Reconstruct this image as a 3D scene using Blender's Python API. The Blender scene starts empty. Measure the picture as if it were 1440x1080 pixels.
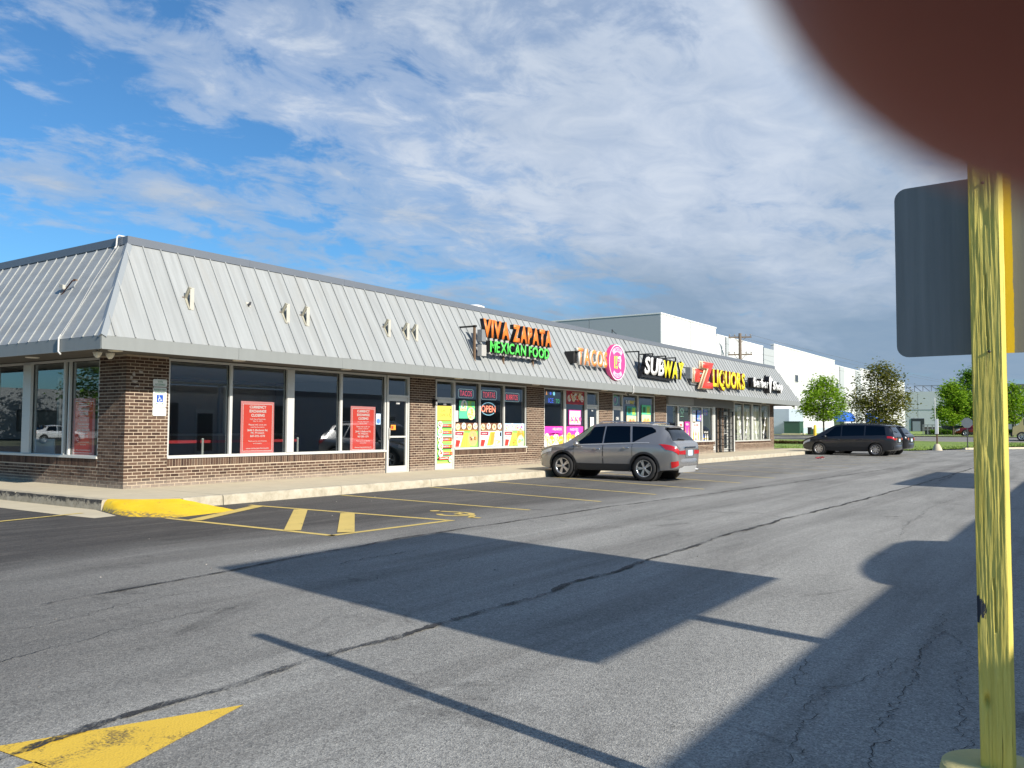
import bpy, bmesh, math, random
from mathutils import Vector, Matrix, noise
rnd = random.Random(7)
C = bpy.context.scene.collection
SC = bpy.context.scene
GZ = -0.19          # asphalt level, the pavement of the shops is z = 0

# ------------------------------------------------------------------ camera
CAM = Vector((-9.8722, -16.2745, 1.304))
YAW, PITCH, ROLL = 0.972956, 0.050421, 0.005051
fw = Vector((math.sin(YAW)*math.cos(PITCH), math.cos(YAW)*math.cos(PITCH), math.sin(PITCH)))
rt0 = Vector((math.cos(YAW), -math.sin(YAW), 0)); up0 = rt0.cross(fw)
rt = rt0*math.cos(ROLL) + up0*math.sin(ROLL); up = -rt0*math.sin(ROLL) + up0*math.cos(ROLL)
cam_d = bpy.data.cameras.new('camera'); cam = bpy.data.objects.new('camera', cam_d); C.objects.link(cam)
cam.matrix_world = Matrix(((rt.x, up.x, -fw.x, CAM.x), (rt.y, up.y, -fw.y, CAM.y), (rt.z, up.z, -fw.z, CAM.z), (0, 0, 0, 1)))
cam_d.sensor_width = 36; cam_d.lens = 36*1192.73/1440
cam_d.clip_start = 0.004; cam_d.clip_end = 3000
cam_d.dof.use_dof = True; cam_d.dof.focus_distance = 16; cam_d.dof.aperture_fstop = 25.0
SC.camera = cam

# ------------------------------------------------------------------ light
SUN_D = Vector((.19, 1, -.56)).normalized()
sun_d = bpy.data.lights.new('sun', 'SUN'); sun_d.energy = 5.0; sun_d.angle = math.radians(.5); sun_d.color = (1, .93, .82)
sun = bpy.data.objects.new('sun', sun_d); C.objects.link(sun); sun.rotation_euler = SUN_D.to_track_quat('-Z', 'Y').to_euler()
SUN_EL = math.asin(-SUN_D.z); SUN_ROT = math.atan2(-SUN_D.x, -SUN_D.y)
SC.view_settings.view_transform = 'Standard'; SC.view_settings.look = 'None'
SC.view_settings.exposure = 0.5; SC.view_settings.gamma = 1; SC.view_settings.use_curve_mapping = False

def N(nt, typ, x=None, **kw):
    n = nt.nodes.new(typ)
    for k, v in kw.items():
        if k.startswith('i_'):
            n.inputs[k[2:].replace('_', ' ')].default_value = v
        else: setattr(n, k, v)
    return n
def mathn(nt, op, a, b=None, c=None, clamp=False):
    n = nt.nodes.new('ShaderNodeMath'); n.operation = op; n.use_clamp = clamp
    for i, v in enumerate((a, b, c)):
        if v is None: continue
        if isinstance(v, (int, float)): n.inputs[i].default_value = v
        else: nt.links.new(v, n.inputs[i])
    return n.outputs[0]
def mixc(nt, fac, a, b, mode='MIX'):
    n = nt.nodes.new('ShaderNodeMix'); n.data_type = 'RGBA'; n.blend_type = mode
    for sock, v in ((n.inputs[0], fac), (n.inputs[6], a), (n.inputs[7], b)):
        if isinstance(v, (int, float)): sock.default_value = v
        elif isinstance(v, (tuple, list)): sock.default_value = (*v, 1) if len(v) == 3 else v
        else: nt.links.new(v, sock)
    return n.outputs[2]
def ramp(nt, fac, stops, interp='LINEAR'):
    n = nt.nodes.new('ShaderNodeValToRGB'); r = n.color_ramp; r.interpolation = interp
    while len(r.elements) < len(stops): r.elements.new(.5)
    for e, (p, c) in zip(r.elements, stops):
        e.position = p; e.color = (c, c, c, 1) if isinstance(c, (int, float)) else (*c, 1)
    nt.links.new(fac, n.inputs[0]); return n.outputs[0]
def noisen(nt, vec, scale, detail=4, rough=.55, dist=0.0):
    n = nt.nodes.new('ShaderNodeTexNoise'); n.inputs['Scale'].default_value = scale; n.inputs['Detail'].default_value = detail
    n.inputs['Roughness'].default_value = rough; n.inputs['Distortion'].default_value = dist
    if vec is not None: nt.links.new(vec, n.inputs['Vector'])
    return n.outputs['Fac']
def mapn(nt, vec, scale=(1, 1, 1), loc=(0, 0, 0), rot=(0, 0, 0)):
    n = nt.nodes.new('ShaderNodeMapping'); n.inputs['Scale'].default_value = scale; n.inputs['Location'].default_value = loc
    n.inputs['Rotation'].default_value = rot; nt.links.new(vec, n.inputs['Vector']); return n.outputs[0]

# ------------------------------------------------------------------ sky
W = bpy.data.worlds.new('World'); SC.world = W; W.use_nodes = True
nt = W.node_tree; nt.nodes.clear()
tc = N(nt, 'ShaderNodeTexCoord'); sky = N(nt, 'ShaderNodeTexSky', sky_type='NISHITA', sun_disc=False, sun_elevation=SUN_EL, sun_rotation=SUN_ROT, air_density=1.0, dust_density=.6, ozone_density=2.5)
sep = N(nt, 'ShaderNodeSeparateXYZ'); nt.links.new(tc.outputs['Generated'], sep.inputs[0])
zz = mathn(nt, 'ADD', mathn(nt, 'MAXIMUM', sep.outputs[2], 0.0), .13)
cmb = N(nt, 'ShaderNodeCombineXYZ')
nt.links.new(mathn(nt, 'DIVIDE', sep.outputs[0], zz), cmb.inputs[0]); nt.links.new(mathn(nt, 'DIVIDE', sep.outputs[1], zz), cmb.inputs[1])
P = cmb.outputs[0]
Pst = mapn(nt, P, (.85, 1.0, 1), (3.1, 1.7, 0), (0, 0, .5))
big = noisen(nt, Pst, .55, 3, .5, .2)
mid = noisen(nt, Pst, 2.3, 10, .60, .3)
fine = noisen(nt, mapn(nt, P, (.8, 1, 1), (7, 3, 0), (0, 0, .6)), 6.5, 7, .62, .5)
bias = mathn(nt, 'MULTIPLY', mathn(nt, 'ADD', mathn(nt, 'MULTIPLY', sep.outputs[0], .8), mathn(nt, 'MULTIPLY', sep.outputs[1], -.45)), .42)
cov = mathn(nt, 'ADD', mathn(nt, 'ADD', mathn(nt, 'MULTIPLY', big, .50), mathn(nt, 'MULTIPLY', mid, .66)), mathn(nt, 'ADD', mathn(nt, 'MULTIPLY', fine, .40), bias))
mask = ramp(nt, cov, [(.772, 0.0), (.872, .55), (1.01, .96)], 'EASE')
thick = noisen(nt, mapn(nt, P, (.5, 1, 1), (1.3, 8.2, 0), (0, 0, .5)), 1.1, 5, .55, .2)
lowband = ramp(nt, sep.outputs[2], [(.0, 1.0), (.11, 1.0), (.22, 0.0)])
shade = mathn(nt, 'ADD', mathn(nt, 'MULTIPLY', ramp(nt, thick, [(.40, 0.0), (.68, 1.0)]), .55), mathn(nt, 'MULTIPLY', lowband, ramp(nt, thick, [(.3, .35), (.55, 1.0)])), clamp=True)
cloudc = mixc(nt, mathn(nt, 'MULTIPLY', shade, .85), mixc(nt, ramp(nt, fine, [(.35, 0.0), (.65, 1.0)]), (4.6, 5.5, 7.0), (6.1, 6.8, 7.9)), (2.1, 3.1, 4.4))
cl = mixc(nt, mask, mixc(nt, 1.0, sky.outputs[0], (.56, 1.0, 1.30), 'MULTIPLY'), cloudc)
bg = N(nt, 'ShaderNodeBackground'); bg.inputs['Strength'].default_value = .075
nt.links.new(cl, bg.inputs[0]); wo = N(nt, 'ShaderNodeOutputWorld'); nt.links.new(bg.outputs[0], wo.inputs[0])

# ------------------------------------------------------------------ materials
MATS = {}
def mat(name, col, rough=.6, metal=0.0, var=0.0, vscale=6.0, bump=0.0, bscale=60.0, spec=.5, rand=0.0, emit=None, estr=0.0, coat=0.0, stretch=(1, 1, 1)):
    if name in MATS: return MATS[name]
    m = bpy.data.materials.new(name); m.use_nodes = True; t = m.node_tree; b = t.nodes['Principled BSDF']
    b.inputs['Roughness'].default_value = rough; b.inputs['Metallic'].default_value = metal
    b.inputs['Specular IOR Level'].default_value = spec; b.inputs['Coat Weight'].default_value = coat; b.inputs['Coat Roughness'].default_value = .05
    b.inputs['Base Color'].default_value = (*col, 1)
    co = None
    if var or bump:
        tcn = t.nodes.new('ShaderNodeTexCoord'); co = mapn(t, tcn.outputs['Object'], stretch)
    src = None
    if var:
        nz = noisen(t, co, vscale, 6, .6)
        src = mixc(t, nz, tuple(c*(1-var) for c in col), tuple(min(1, c*(1+var)) for c in col))
    if rand:
        g = t.nodes.new('ShaderNodeObjectInfo')
        k = mathn(t, 'ADD', mathn(t, 'MULTIPLY', g.outputs['Random'], 2*rand), 1-rand)
        cc = t.nodes.new('ShaderNodeCombineColor'); [t.links.new(k, cc.inputs[i]) for i in range(3)]
        src = mixc(t, 1.0, src if src is not None else col, cc.outputs[0], 'MULTIPLY')
    if src is not None: t.links.new(src, b.inputs['Base Color'])
    if bump:
        bn = t.nodes.new('ShaderNodeBump'); bn.inputs['Strength'].default_value = bump; bn.inputs['Distance'].default_value = .01
        t.links.new(noisen(t, co, bscale, 5, .6), bn.inputs['Height']); t.links.new(bn.outputs[0], b.inputs['Normal'])
    if emit:
        b.inputs['Emission Color'].default_value = (*emit, 1); b.inputs['Emission Strength'].default_value = estr
    MATS[name] = m; return m

def glass(name, tint, ior=1.6, gl=(.9, .95, 1)):
    if name in MATS: return MATS[name]
    m = bpy.data.materials.new(name); m.use_nodes = True; t = m.node_tree; t.nodes.clear()
    tr = N(t, 'ShaderNodeBsdfTransparent'); tr.inputs[0].default_value = (*tint, 1)
    go = N(t, 'ShaderNodeBsdfGlossy'); go.inputs['Color'].default_value = (*gl, 1); go.inputs['Roughness'].default_value = .01
    lw_ = N(t, 'ShaderNodeLayerWeight'); lw_.inputs[0].default_value = .5; f0 = 2*((ior-1)/(ior+1))**2
    fr_ = mathn(t, 'ADD', mathn(t, 'MULTIPLY', mathn(t, 'POWER', lw_.outputs['Facing'], 4.5), 1-f0), f0, clamp=True)
    mx = N(t, 'ShaderNodeMixShader'); o = N(t, 'ShaderNodeOutputMaterial')
    t.links.new(fr_, mx.inputs[0]); t.links.new(tr.outputs[0], mx.inputs[1]); t.links.new(go.outputs[0], mx.inputs[2]); t.links.new(mx.outputs[0], o.inputs[0])
    MATS[name] = m; return m

def brick_mat(name, island):
    m = bpy.data.materials.new(name); m.use_nodes = True; t = m.node_tree; b = t.nodes['Principled BSDF']; b.inputs['Roughness'].default_value = .85
    b.inputs['Specular IOR Level'].default_value = .25
    if island: r = t.nodes.new('ShaderNodeNewGeometry').outputs['Random Per Island']
    else: r = t.nodes.new('ShaderNodeObjectInfo').outputs['Random']
    tcn = t.nodes.new('ShaderNodeTexCoord'); g = t.nodes.new('ShaderNodeNewGeometry')
    c = ramp(t, r, [(0, (.050, .029, .022)), (.2, (.085, .050, .036)), (.45, (.112, .067, .047)), (.75, (.145, .090, .063)), (.93, (.115, .078, .058)), (1, (.165, .113, .083))])
    nz = noisen(t, g.outputs['Position'], 26, 5, .65)
    c = mixc(t, .6, c, ramp(t, nz, [(.3, (.45, .45, .45)), (.7, (1, 1, 1))]), 'MULTIPLY')
    # efflorescence and splash near the pavement
    sp = N(t, 'ShaderNodeSeparateXYZ'); t.links.new(g.outputs['Position'], sp.inputs[0])
    low = mathn(t, 'MULTIPLY', ramp(t, sp.outputs[2], [(0, 1.0), (.2, 0.0)]), noisen(t, g.outputs['Position'], 3.5, 5, .7))
    c = mixc(t, mathn(t, 'MULTIPLY', low, 1.1, clamp=True), c, (.42, .37, .31))
    t.links.new(c, b.inputs['Base Color'])
    bn = t.nodes.new('ShaderNodeBump'); bn.inputs['Strength'].default_value = .5; bn.inputs['Distance'].default_value = .004
    t.links.new(noisen(t, g.outputs['Position'], 120, 4, .6), bn.inputs['Height']); t.links.new(bn.outputs[0], b.inputs['Normal'])
    return m

M_alu = mat('aluminium', (.62, .62, .59), .45, .25, .08, 3)
M_frame_dk = mat('frame_dark', (.10, .095, .09), .5)
M_black = mat('black_metal', (.012, .012, .013), .45)
M_white = mat('white_plain', (.78, .78, .76), .5)
M_glass = glass('shop_glass', (.76, .81, .81), 1.75)
M_carglass = glass('car_glass', (.06, .065, .07), 1.38)
M_dark = mat('interior_dark', (.045, .045, .05), .8, var=.3)
M_intwall = mat('interior_wall', (.10, .10, .095), .8, var=.15)
M_conc = mat('concrete', (.54, .475, .345), .9, var=.16, vscale=2.2, bump=.35, bscale=40)
M_brick_o = brick_mat('brick_single', False); M_brick_i = brick_mat('brick_joined', True)
M_mortar = mat('mortar', (.50, .41, .31), .95, var=.15, vscale=5, bump=.4, bscale=120)
M_ypaint = mat('yellow_paint', (.72, .47, .03), .6, var=.12, vscale=6, bump=.2, bscale=60)

# ------------------------------------------------------------------ mesh builder
class MB:
    def __init__(s): s.v = []; s.f = []; s.m = []; s.sm = []
    def add(s, vs, fs, mi=0, smooth=False):
        o = len(s.v); s.v += [tuple(p) for p in vs]
        for f in fs: s.f.append(tuple(o+i for i in f)); s.m.append(mi); s.sm.append(smooth)
        return s
    def box(s, a, b, mi=0, skip=()):
        x0, y0, z0 = a; x1, y1, z1 = b
        v = [(x0, y0, z0), (x1, y0, z0), (x1, y1, z0), (x0, y1, z0), (x0, y0, z1), (x1, y0, z1), (x1, y1, z1), (x0, y1, z1)]
        F = {'bot': (3, 2, 1, 0), 'top': (4, 5, 6, 7), 'front': (0, 1, 5, 4), 'right': (1, 2, 6, 5), 'back': (2, 3, 7, 6), 'left': (3, 0, 4, 7)}
        return s.add(v, [f for k, f in F.items() if k not in skip], mi)
    def obox(s, c, ax, ay, az, hx, hy, hz, mi=0):
        c = Vector(c); ax, ay, az = Vector(ax)*hx, Vector(ay)*hy, Vector(az)*hz
        v = [c+sx*ax+sy*ay+sz*az for sz in (-1, 1) for sx, sy in ((-1, -1), (1, -1), (1, 1), (-1, 1))]
        return s.add(v, [(3, 2, 1, 0), (4, 5, 6, 7), (0, 1, 5, 4), (1, 2, 6, 5), (2, 3, 7, 6), (3, 0, 4, 7)], mi)
    def quad(s, a, b, c, d, mi=0): return s.add([a, b, c, d], [(0, 1, 2, 3)], mi)
    def prism(s, poly, d, mi=0, mside=None):
        """poly: list of 3-D points (counter-clockwise seen from outside), extruded by the vector d behind it."""
        n = len(poly); d = Vector(d); p = [Vector(q) for q in poly]
        s.add(p, [tuple(range(n))], mi); s.add([q+d for q in p], [tuple(reversed(range(n)))], mi if mside is None else mside)
        s.add(p+[q+d for q in p], [(i, n+i, n+(i+1) % n, (i+1) % n) for i in range(n)], mi if mside is None else mside)
        return s
    def tube(s, pts, r, n=8, mi=0, caps=True, smooth=True):
        pts = [Vector(p) for p in pts]; rs = r if isinstance(r, (list, tuple)) else [r]*len(pts)
        ring = []; pn = None
        for i, p in enumerate(pts):
            d = (pts[min(i+1, len(pts)-1)]-pts[max(i-1, 0)]).normalized()
            if pn is None: pn = d.orthogonal().normalized()
            else:
                pn = pn-d*pn.dot(d)
                pn = pn.normalized() if pn.length > 1e-6 else d.orthogonal().normalized()
            b = d.cross(pn)
            ring.append([p+rs[i]*(math.cos(2*math.pi*k/n)*pn+math.sin(2*math.pi*k/n)*b) for k in range(n)])
        v = [q for R in ring for q in R]
        f = [(i*n+k, i*n+(k+1) % n, (i+1)*n+(k+1) % n, (i+1)*n+k) for i in range(len(pts)-1) for k in range(n)]
        s.add(v, f, mi, smooth)
        if caps: s.add(ring[0], [tuple(reversed(range(n)))], mi); s.add(ring[-1], [tuple(range(n))], mi)
        return s
    def lathe(s, prof, n=20, mi=0, c=(0, 0, 0), ax='z', smooth=True):
        """prof: list of (radius, height)"""
        v = []; c = Vector(c)
        for r, h in prof:
            for k in range(n):
                a = 2*math.pi*k/n; x, y = r*math.cos(a), r*math.sin(a)
                v.append(c+(Vector((x, y, h)) if ax == 'z' else Vector((x, h, -y)) if ax == 'y' else Vector((h, x, y))))
        f = [(i*n+k, i*n+(k+1) % n, (i+1)*n+(k+1) % n, (i+1)*n+k) for i in range(len(prof)-1) for k in range(n)]
        return s.add(v, f, mi, smooth)
    def disc(s, c, u, v, r, n=20, mi=0, r2=None):
        c, u, v = Vector(c), Vector(u), Vector(v); r2 = r if r2 is None else r2
        return s.add([c+r*math.cos(2*math.pi*k/n)*u+r2*math.sin(2*math.pi*k/n)*v for k in range(n)], [tuple(range(n))], mi)
    def ring(s, c, u, v, r0, r1, n=24, mi=0, a0=0, a1=2*math.pi, k2=1.0):
        c, u, v = Vector(c), Vector(u), Vector(v); p = []
        for k in range(n+1):
            a = a0+(a1-a0)*k/n
            for r in (r0, r1): p.append(c+r*math.cos(a)*u+r*k2*math.sin(a)*v)
        return s.add(p, [(2*k, 2*k+1, 2*k+3, 2*k+2) for k in range(n)], mi)
    def mesh(s, me, M, mi=0):
        return s.add([M @ v.co for v in me.vertices], [tuple(p.vertices) for p in me.polygons], mi)
    def data(s, name, mats):
        me = bpy.data.meshes.new(name); me.from_pydata(s.v, [], s.f)
        for m in (mats if isinstance(mats, (list, tuple)) else [mats]): me.materials.append(m)
        me.polygons.foreach_set('material_index', s.m); me.polygons.foreach_set('use_smooth', s.sm); me.update()
        return me
def obj(name, mb, mats, parent=None, loc=(0, 0, 0), rot=(0, 0, 0)):
    me = mb.data(name, mats) if isinstance(mb, MB) else mb
    o = bpy.data.objects.new(name, me); C.objects.link(o); o.location = loc; o.rotation_euler = rot
    if parent: o.parent = parent
    return o
def tag(o, label, cat, group=None):
    o['label'] = label; o['category'] = cat
    if group: o['group'] = group
    return o
def thing(name, label, cat, loc=(0, 0, 0), rotz=0, group=None):
    o = bpy.data.objects.new(name, None); C.objects.link(o); o.location = loc; o.rotation_euler = (0, 0, rotz); o.empty_display_size = .2
    return tag(o, label, cat, group)
def structure(name, mb, mats, loc=(0, 0, 0)):
    o = obj(name, mb, mats, None, loc); o['kind'] = 'structure'; return o
def smooth_obj(o, ang=35):
    for p in o.data.polygons: p.use_smooth = True
    o.data.set_sharp_from_angle(angle=math.radians(ang)); return o
def evaluated(o, name):
    dg = bpy.context.evaluated_depsgraph_get(); me = bpy.data.meshes.new_from_object(o.evaluated_get(dg)); me.name = name; return me

# ------------------------------------------------------------------ lettering
_T = {}
def text_mesh(s, bold=.0, ext=0.0, shear=0.0, res=3):
    k = (s, bold, ext, shear)
    if k in _T: return _T[k]
    cu = bpy.data.curves.new('t', 'FONT'); cu.body = s; cu.offset = bold; cu.extrude = ext; cu.resolution_u = res; cu.shear = shear
    o = bpy.data.objects.new('t', cu); me = o.to_mesh().copy(); o.to_mesh_clear()
    bpy.data.objects.remove(o)
    xs = [v.co.x for v in me.vertices]; ys = [v.co.y for v in me.vertices]
    bb = (min(xs), max(xs), min(ys), max(ys)) if xs else (0, 0, 0, 0)
    _T[k] = (me, bb); return _T[k]
def put_text(mb, s, c, w, h, mi=0, u=(1, 0, 0), v=(0, 0, 1), bold=.015):
    """flat print, centred at c, fitted into w x h along the directions u, v"""
    me, b = text_mesh(s, bold)
    if b[1]-b[0] < 1e-6: return
    sx, sy = w/(b[1]-b[0]), h/(b[3]-b[2]); c, u, v = Vector(c), Vector(u), Vector(v)
    o = len(mb.v)
    mb.v += [tuple(c+u*((q.co.x-(b[0]+b[1])/2)*sx)+v*((q.co.y-(b[2]+b[3])/2)*sy)) for q in me.vertices]
    for p in me.polygons: mb.f.append(tuple(o+i for i in p.vertices)); mb.m.append(mi); mb.sm.append(False)
def letters(parent, s, x0, x1, z0, z1, y, depth, face, side, bold=.03, gap=.10, slant=0.0, yb=None):
    """channel letters standing in the x-z plane, front faces at y (parent space), one object per letter; returns (x, x) per letter"""
    met = [None if ch == ' ' else text_mesh(ch, bold)[1] for ch in s]
    cap = text_mesh('H', bold)[1]; ch_h = cap[3]-cap[2]
    w = sum((.32 if b is None else b[1]-b[0]+gap) for b in met)-gap
    k = (x1-x0)/w; kz = (z1-z0)/ch_h; x = x0; out = []
    for ch, b in zip(s, met):
        if b is None: x += .32*k; continue
        me = text_mesh(ch, bold)[0]; lw = (b[1]-b[0])*k
        bm = bmesh.new(); bm.from_mesh(me)
        bmesh.ops.remove_doubles(bm, verts=bm.verts, dist=1e-5)
        for vtx in bm.verts:
            px = (vtx.co.x-b[0])*k; pz = (vtx.co.y-cap[2])*kz
            vtx.co = Vector((px+slant*pz, 0, pz))
        for f in bm.faces: f.material_index = 0
        bmesh.ops.recalc_face_normals(bm, faces=bm.faces)
        for f in bm.faces:
            if f.normal.y > 0: f.normal_flip()
        r = bmesh.ops.extrude_face_region(bm, geom=list(bm.faces))
        for g in r['geom']:
            if isinstance(g, bmesh.types.BMVert): g.co.y += depth
        bmesh.ops.recalc_face_normals(bm, faces=bm.faces)
        for f in bm.faces: f.material_index = 0 if max(q.co.y for q in f.verts) < depth*.2 else 1
        md = bpy.data.meshes.new('letter'); bm.to_mesh(md); bm.free(); md.materials.append(face); md.materials.append(side)
        obj('letter', md, None, parent, (x, y, z0)); out.append((x, x+lw)); x += lw+gap*k
    return out
# ================================================================== THE SETTING
def asphalt_mat():
    m = bpy.data.materials.new('asphalt'); m.use_nodes = True; t = m.node_tree; b = t.nodes['Principled BSDF']
    g = t.nodes.new('ShaderNodeNewGeometry').outputs['Position']; sp = N(t, 'ShaderNodeSeparateXYZ'); t.links.new(g, sp.inputs[0])
    wob = noisen(t, mapn(t, g, (.12, .35, 1)), 1.0, 4, .6)
    y = mathn(t, 'ADD', sp.outputs[1], mathn(t, 'MULTIPLY', mathn(t, 'SUBTRACT', wob, .5), 5.0))
    # the stalls by the shops carry a fresher, browner seal coat than the worn driving lane
    seal = ramp(t, mathn(t, 'ADD', mathn(t, 'MULTIPLY', y, .1), 1.0), [(.05, 0.0), (.30, 1.0)])
    xw = ramp(t, mathn(t, 'MULTIPLY', mathn(t, 'ADD', sp.outputs[0], 14.0), .025), [(.30, 1.0), (.95, .30)])
    seal = mathn(t, 'MULTIPLY', seal, xw)
    lw = ramp(t, mathn(t, 'ADD', mathn(t, 'MULTIPLY', mathn(t, 'ADD', sp.outputs[0], mathn(t, 'MULTIPLY', mathn(t, 'SUBTRACT', wob, .5), 6)), .1), .95), [(.0, 1.0), (.80, 0.0)])
    lw = mathn(t, 'MULTIPLY', lw, ramp(t, mathn(t, 'ADD', mathn(t, 'MULTIPLY', y, .1), 1.3), [(.05, 0.0), (.28, 1.0)]))
    seal = mathn(t, 'MAXIMUM', seal, lw)
    wheel = ramp(t, noisen(t, mapn(t, g, (.07, 1.5, 1), (2, 7, 0), (0, 0, .03)), 1.0, 5, .6, .3), [(.48, 0.0), (.72, .52)])
    seal = mathn(t, 'MAXIMUM', seal, wheel)
    patch = noisen(t, mapn(t, g, (.22, .9, 1)), 1.1, 7, .62, .6)
    streak = noisen(t, mapn(t, g, (.25, 2.2, 1), (4, 2, 0), (0, 0, .12)), 1.6, 6, .65, .8)
    lane = ramp(t, patch, [(.25, (.20, .198, .188)), (.5, (.29, .287, .272)), (.75, (.36, .356, .338))])
    slc = ramp(t, streak, [(.3, (.034, .031, .029)), (.5, (.055, .050, .047)), (.72, (.11, .10, .09))])
    c = mixc(t, mathn(t, 'MULTIPLY', seal, .93), lane, slc)
    stain = ramp(t, noisen(t, mapn(t, g, (.8, .8, 1), (9, 4, 0)), .9, 6, .7, 1.2), [(.60, 0.0), (.74, .60)])
    c = mixc(t, stain, c, (.035, .033, .032))
    # stone grains showing in the worn binder
    vo = N(t, 'ShaderNodeTexVoronoi'); vo.inputs['Scale'].default_value = 120; t.links.new(g, vo.inputs['Vector'])
    vb = N(t, 'ShaderNodeTexVoronoi'); vb.inputs['Scale'].default_value = 52; t.links.new(g, vb.inputs['Vector'])
    spk = t.nodes.new('ShaderNodeSeparateColor'); t.links.new(vo.outputs['Color'], spk.inputs[0])
    spk2 = t.nodes.new('ShaderNodeSeparateColor'); t.links.new(vb.outputs['Color'], spk2.inputs[0])
    c = mixc(t, .62, c, ramp(t, spk.outputs[0], [(0, (.30, .30, .31)), (.35, (.85, .85, .85)), (.85, (1.15, 1.15, 1.13)), (1, (1.7, 1.68, 1.62))]), 'MULTIPLY')
    c = mixc(t, .28, c, ramp(t, spk2.outputs[1], [(0, (.35, .35, .35)), (.4, (.95, .95, .95)), (1, (1.35, 1.35, 1.33))]), 'MULTIPLY')
    t.links.new(c, b.inputs['Base Color']); b.inputs['Roughness'].default_value = .82; b.inputs['Specular IOR Level'].default_value = .35
    bn = t.nodes.new('ShaderNodeBump'); bn.inputs['Strength'].default_value = .55; bn.inputs['Distance'].default_value = .006
    t.links.new(mathn(t, 'ADD', vo.outputs['Distance'], mathn(t, 'MULTIPLY', noisen(t, g, 14, 6, .65), 1.2)), bn.inputs['Height']); t.links.new(bn.outputs[0], b.inputs['Normal'])
    return m
M_asph = asphalt_mat()

def hz(x):      # ground level of the land beyond the parking lot
    k = min(1, max(0, (x-52)/46)); return -.17+.74*k*k*(3-2*k)
def sheet(name, pts, mats, z=None, kind='structure'):
    mb = MB(); mb.add([(p[0], p[1], p[2] if len(p) > 2 else z) for p in pts], [tuple(range(len(pts)))])
    o = obj(name, mb, mats); o['kind'] = kind; return o
M_soil = mat('far_ground', (.16, .17, .10), .95, var=.3, vscale=.05)
sheet('ground', [(-900, -900), (1200, -900), (1200, 900), (-900, 900)], M_soil, -.32)
EDGE = [(90, -60), (85, -20), (67, -12.3), (60, -8.6), (53, -6.2), (50.4, 1), (48.5, 9), (48, 45)]
sheet('parking_lot', [(-70, -95), (90, -95)]+EDGE+[(-70, 45)], M_asph, GZ)

# lawns and road beyond the lot, one strip mesh each, following hz()
def strip(name, xa, xb, y0, y1, mats, dz=0, nx=10, ny=40, kind='structure', edge=None):
    mb = MB(); v = []
    for j in range(ny+1):
        y = y0+(y1-y0)*j/ny; a = edge(y) if edge else xa
        for i in range(nx+1):
            x = a+(xb-a)*i/nx; v.append((x, y, hz(x)+dz+(noise.noise((x*.3, y*.3, 0))*.05 if 'lawn' in name else 0)))
    f = [(j*(nx+1)+i, j*(nx+1)+i+1, (j+1)*(nx+1)+i+1, (j+1)*(nx+1)+i) for j in range(ny) for i in range(nx)]
    mb.add(v, f, 0, True); o = obj(name, mb, mats); o['kind'] = kind; return o
def edge_x(y):
    E = sorted(EDGE, key=lambda p: p[1])
    for (xa, ya), (xb, yb) in zip(E, E[1:]):
        if ya <= y <= yb: return xa+(xb-xa)*(y-ya)/(yb-ya)+.15
    return E[0][0] if y < E[0][1] else E[-1][0]
def grass_mat():
    m = bpy.data.materials.new('grass'); m.use_nodes = True; t = m.node_tree; b = t.nodes['Principled BSDF']; b.inputs['Roughness'].default_value = .9
    g = t.nodes.new('ShaderNodeNewGeometry').outputs['Position']
    c = ramp(t, noisen(t, g, .7, 7, .7), [(.3, (.10, .17, .022)), (.5, (.16, .25, .035)), (.7, (.25, .29, .07))])
    t.links.new(c, b.inputs['Base Color']); return m
M_grass = grass_mat()
M_road = mat('road_asphalt', (.19, .185, .175), .85, var=.15, vscale=.6)
strip('lawn', 52, 74, -60, 45, M_grass, .02, 12, 90, edge=edge_x)
strip('road', 74, 88, -140, 140, M_road, .0, 8, 60)
strip('kerb', 73.7, 74, -60, 140, M_conc, .07, 1, 60); strip('kerb', 88, 88.5, -140, 140, M_conc, .10, 1, 60)
strip('lawn', 88.5, 320, -200, 200, M_grass, .06, 30, 60)
# grass blades that break the edge of the near lawn
gb = MB(); r = random.Random(3)
for i in range(9000):
    y = r.uniform(-14, 12); x = edge_x(y)+abs(r.gauss(0, 5)) if i % 3 else edge_x(y)+r.uniform(-.1, .6)
    if x > 73: continue
    z = hz(x); a = r.uniform(0, 6.28); h = r.uniform(.05, .13); w = .03
    gb.add([(x-w*math.cos(a), y-w*math.sin(a), z), (x+w*math.cos(a), y+w*math.sin(a), z), (x+r.gauss(0, .03), y+r.gauss(0, .03), z+h)], [(0, 1, 2)])
o = obj('grass', gb, M_grass); o['kind'] = 'stuff'
# kerb stones along the far edge of the lot
kb_root = structure('kerb', MB().box((50.2, 1.2, GZ), (50.45, 9, -.10)), M_conc)
far = [(60, -8.6), (67, -12.3), (85, -20)]
for (xa, ya), (xb, yb) in zip(far, far[1:]):
    n = int(math.hypot(xb-xa, yb-ya)/3)
    for i in range(n):
        p, q = Vector((xa+(xb-xa)*i/n, ya+(yb-ya)*i/n, 0)), Vector((xa+(xb-xa)*(i+1)/n, ya+(yb-ya)*(i+1)/n, 0)); d = (q-p).normalized(); nn = Vector((-d.y, d.x, 0))
        mb = MB(); mb.obox((p+q)/2+Vector((0, 0, GZ+.06)), d, nn, (0, 0, 1), (q-p).length/2-.01, .15, .07); obj('kerb_stone', mb, M_conc, kb_root)

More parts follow.
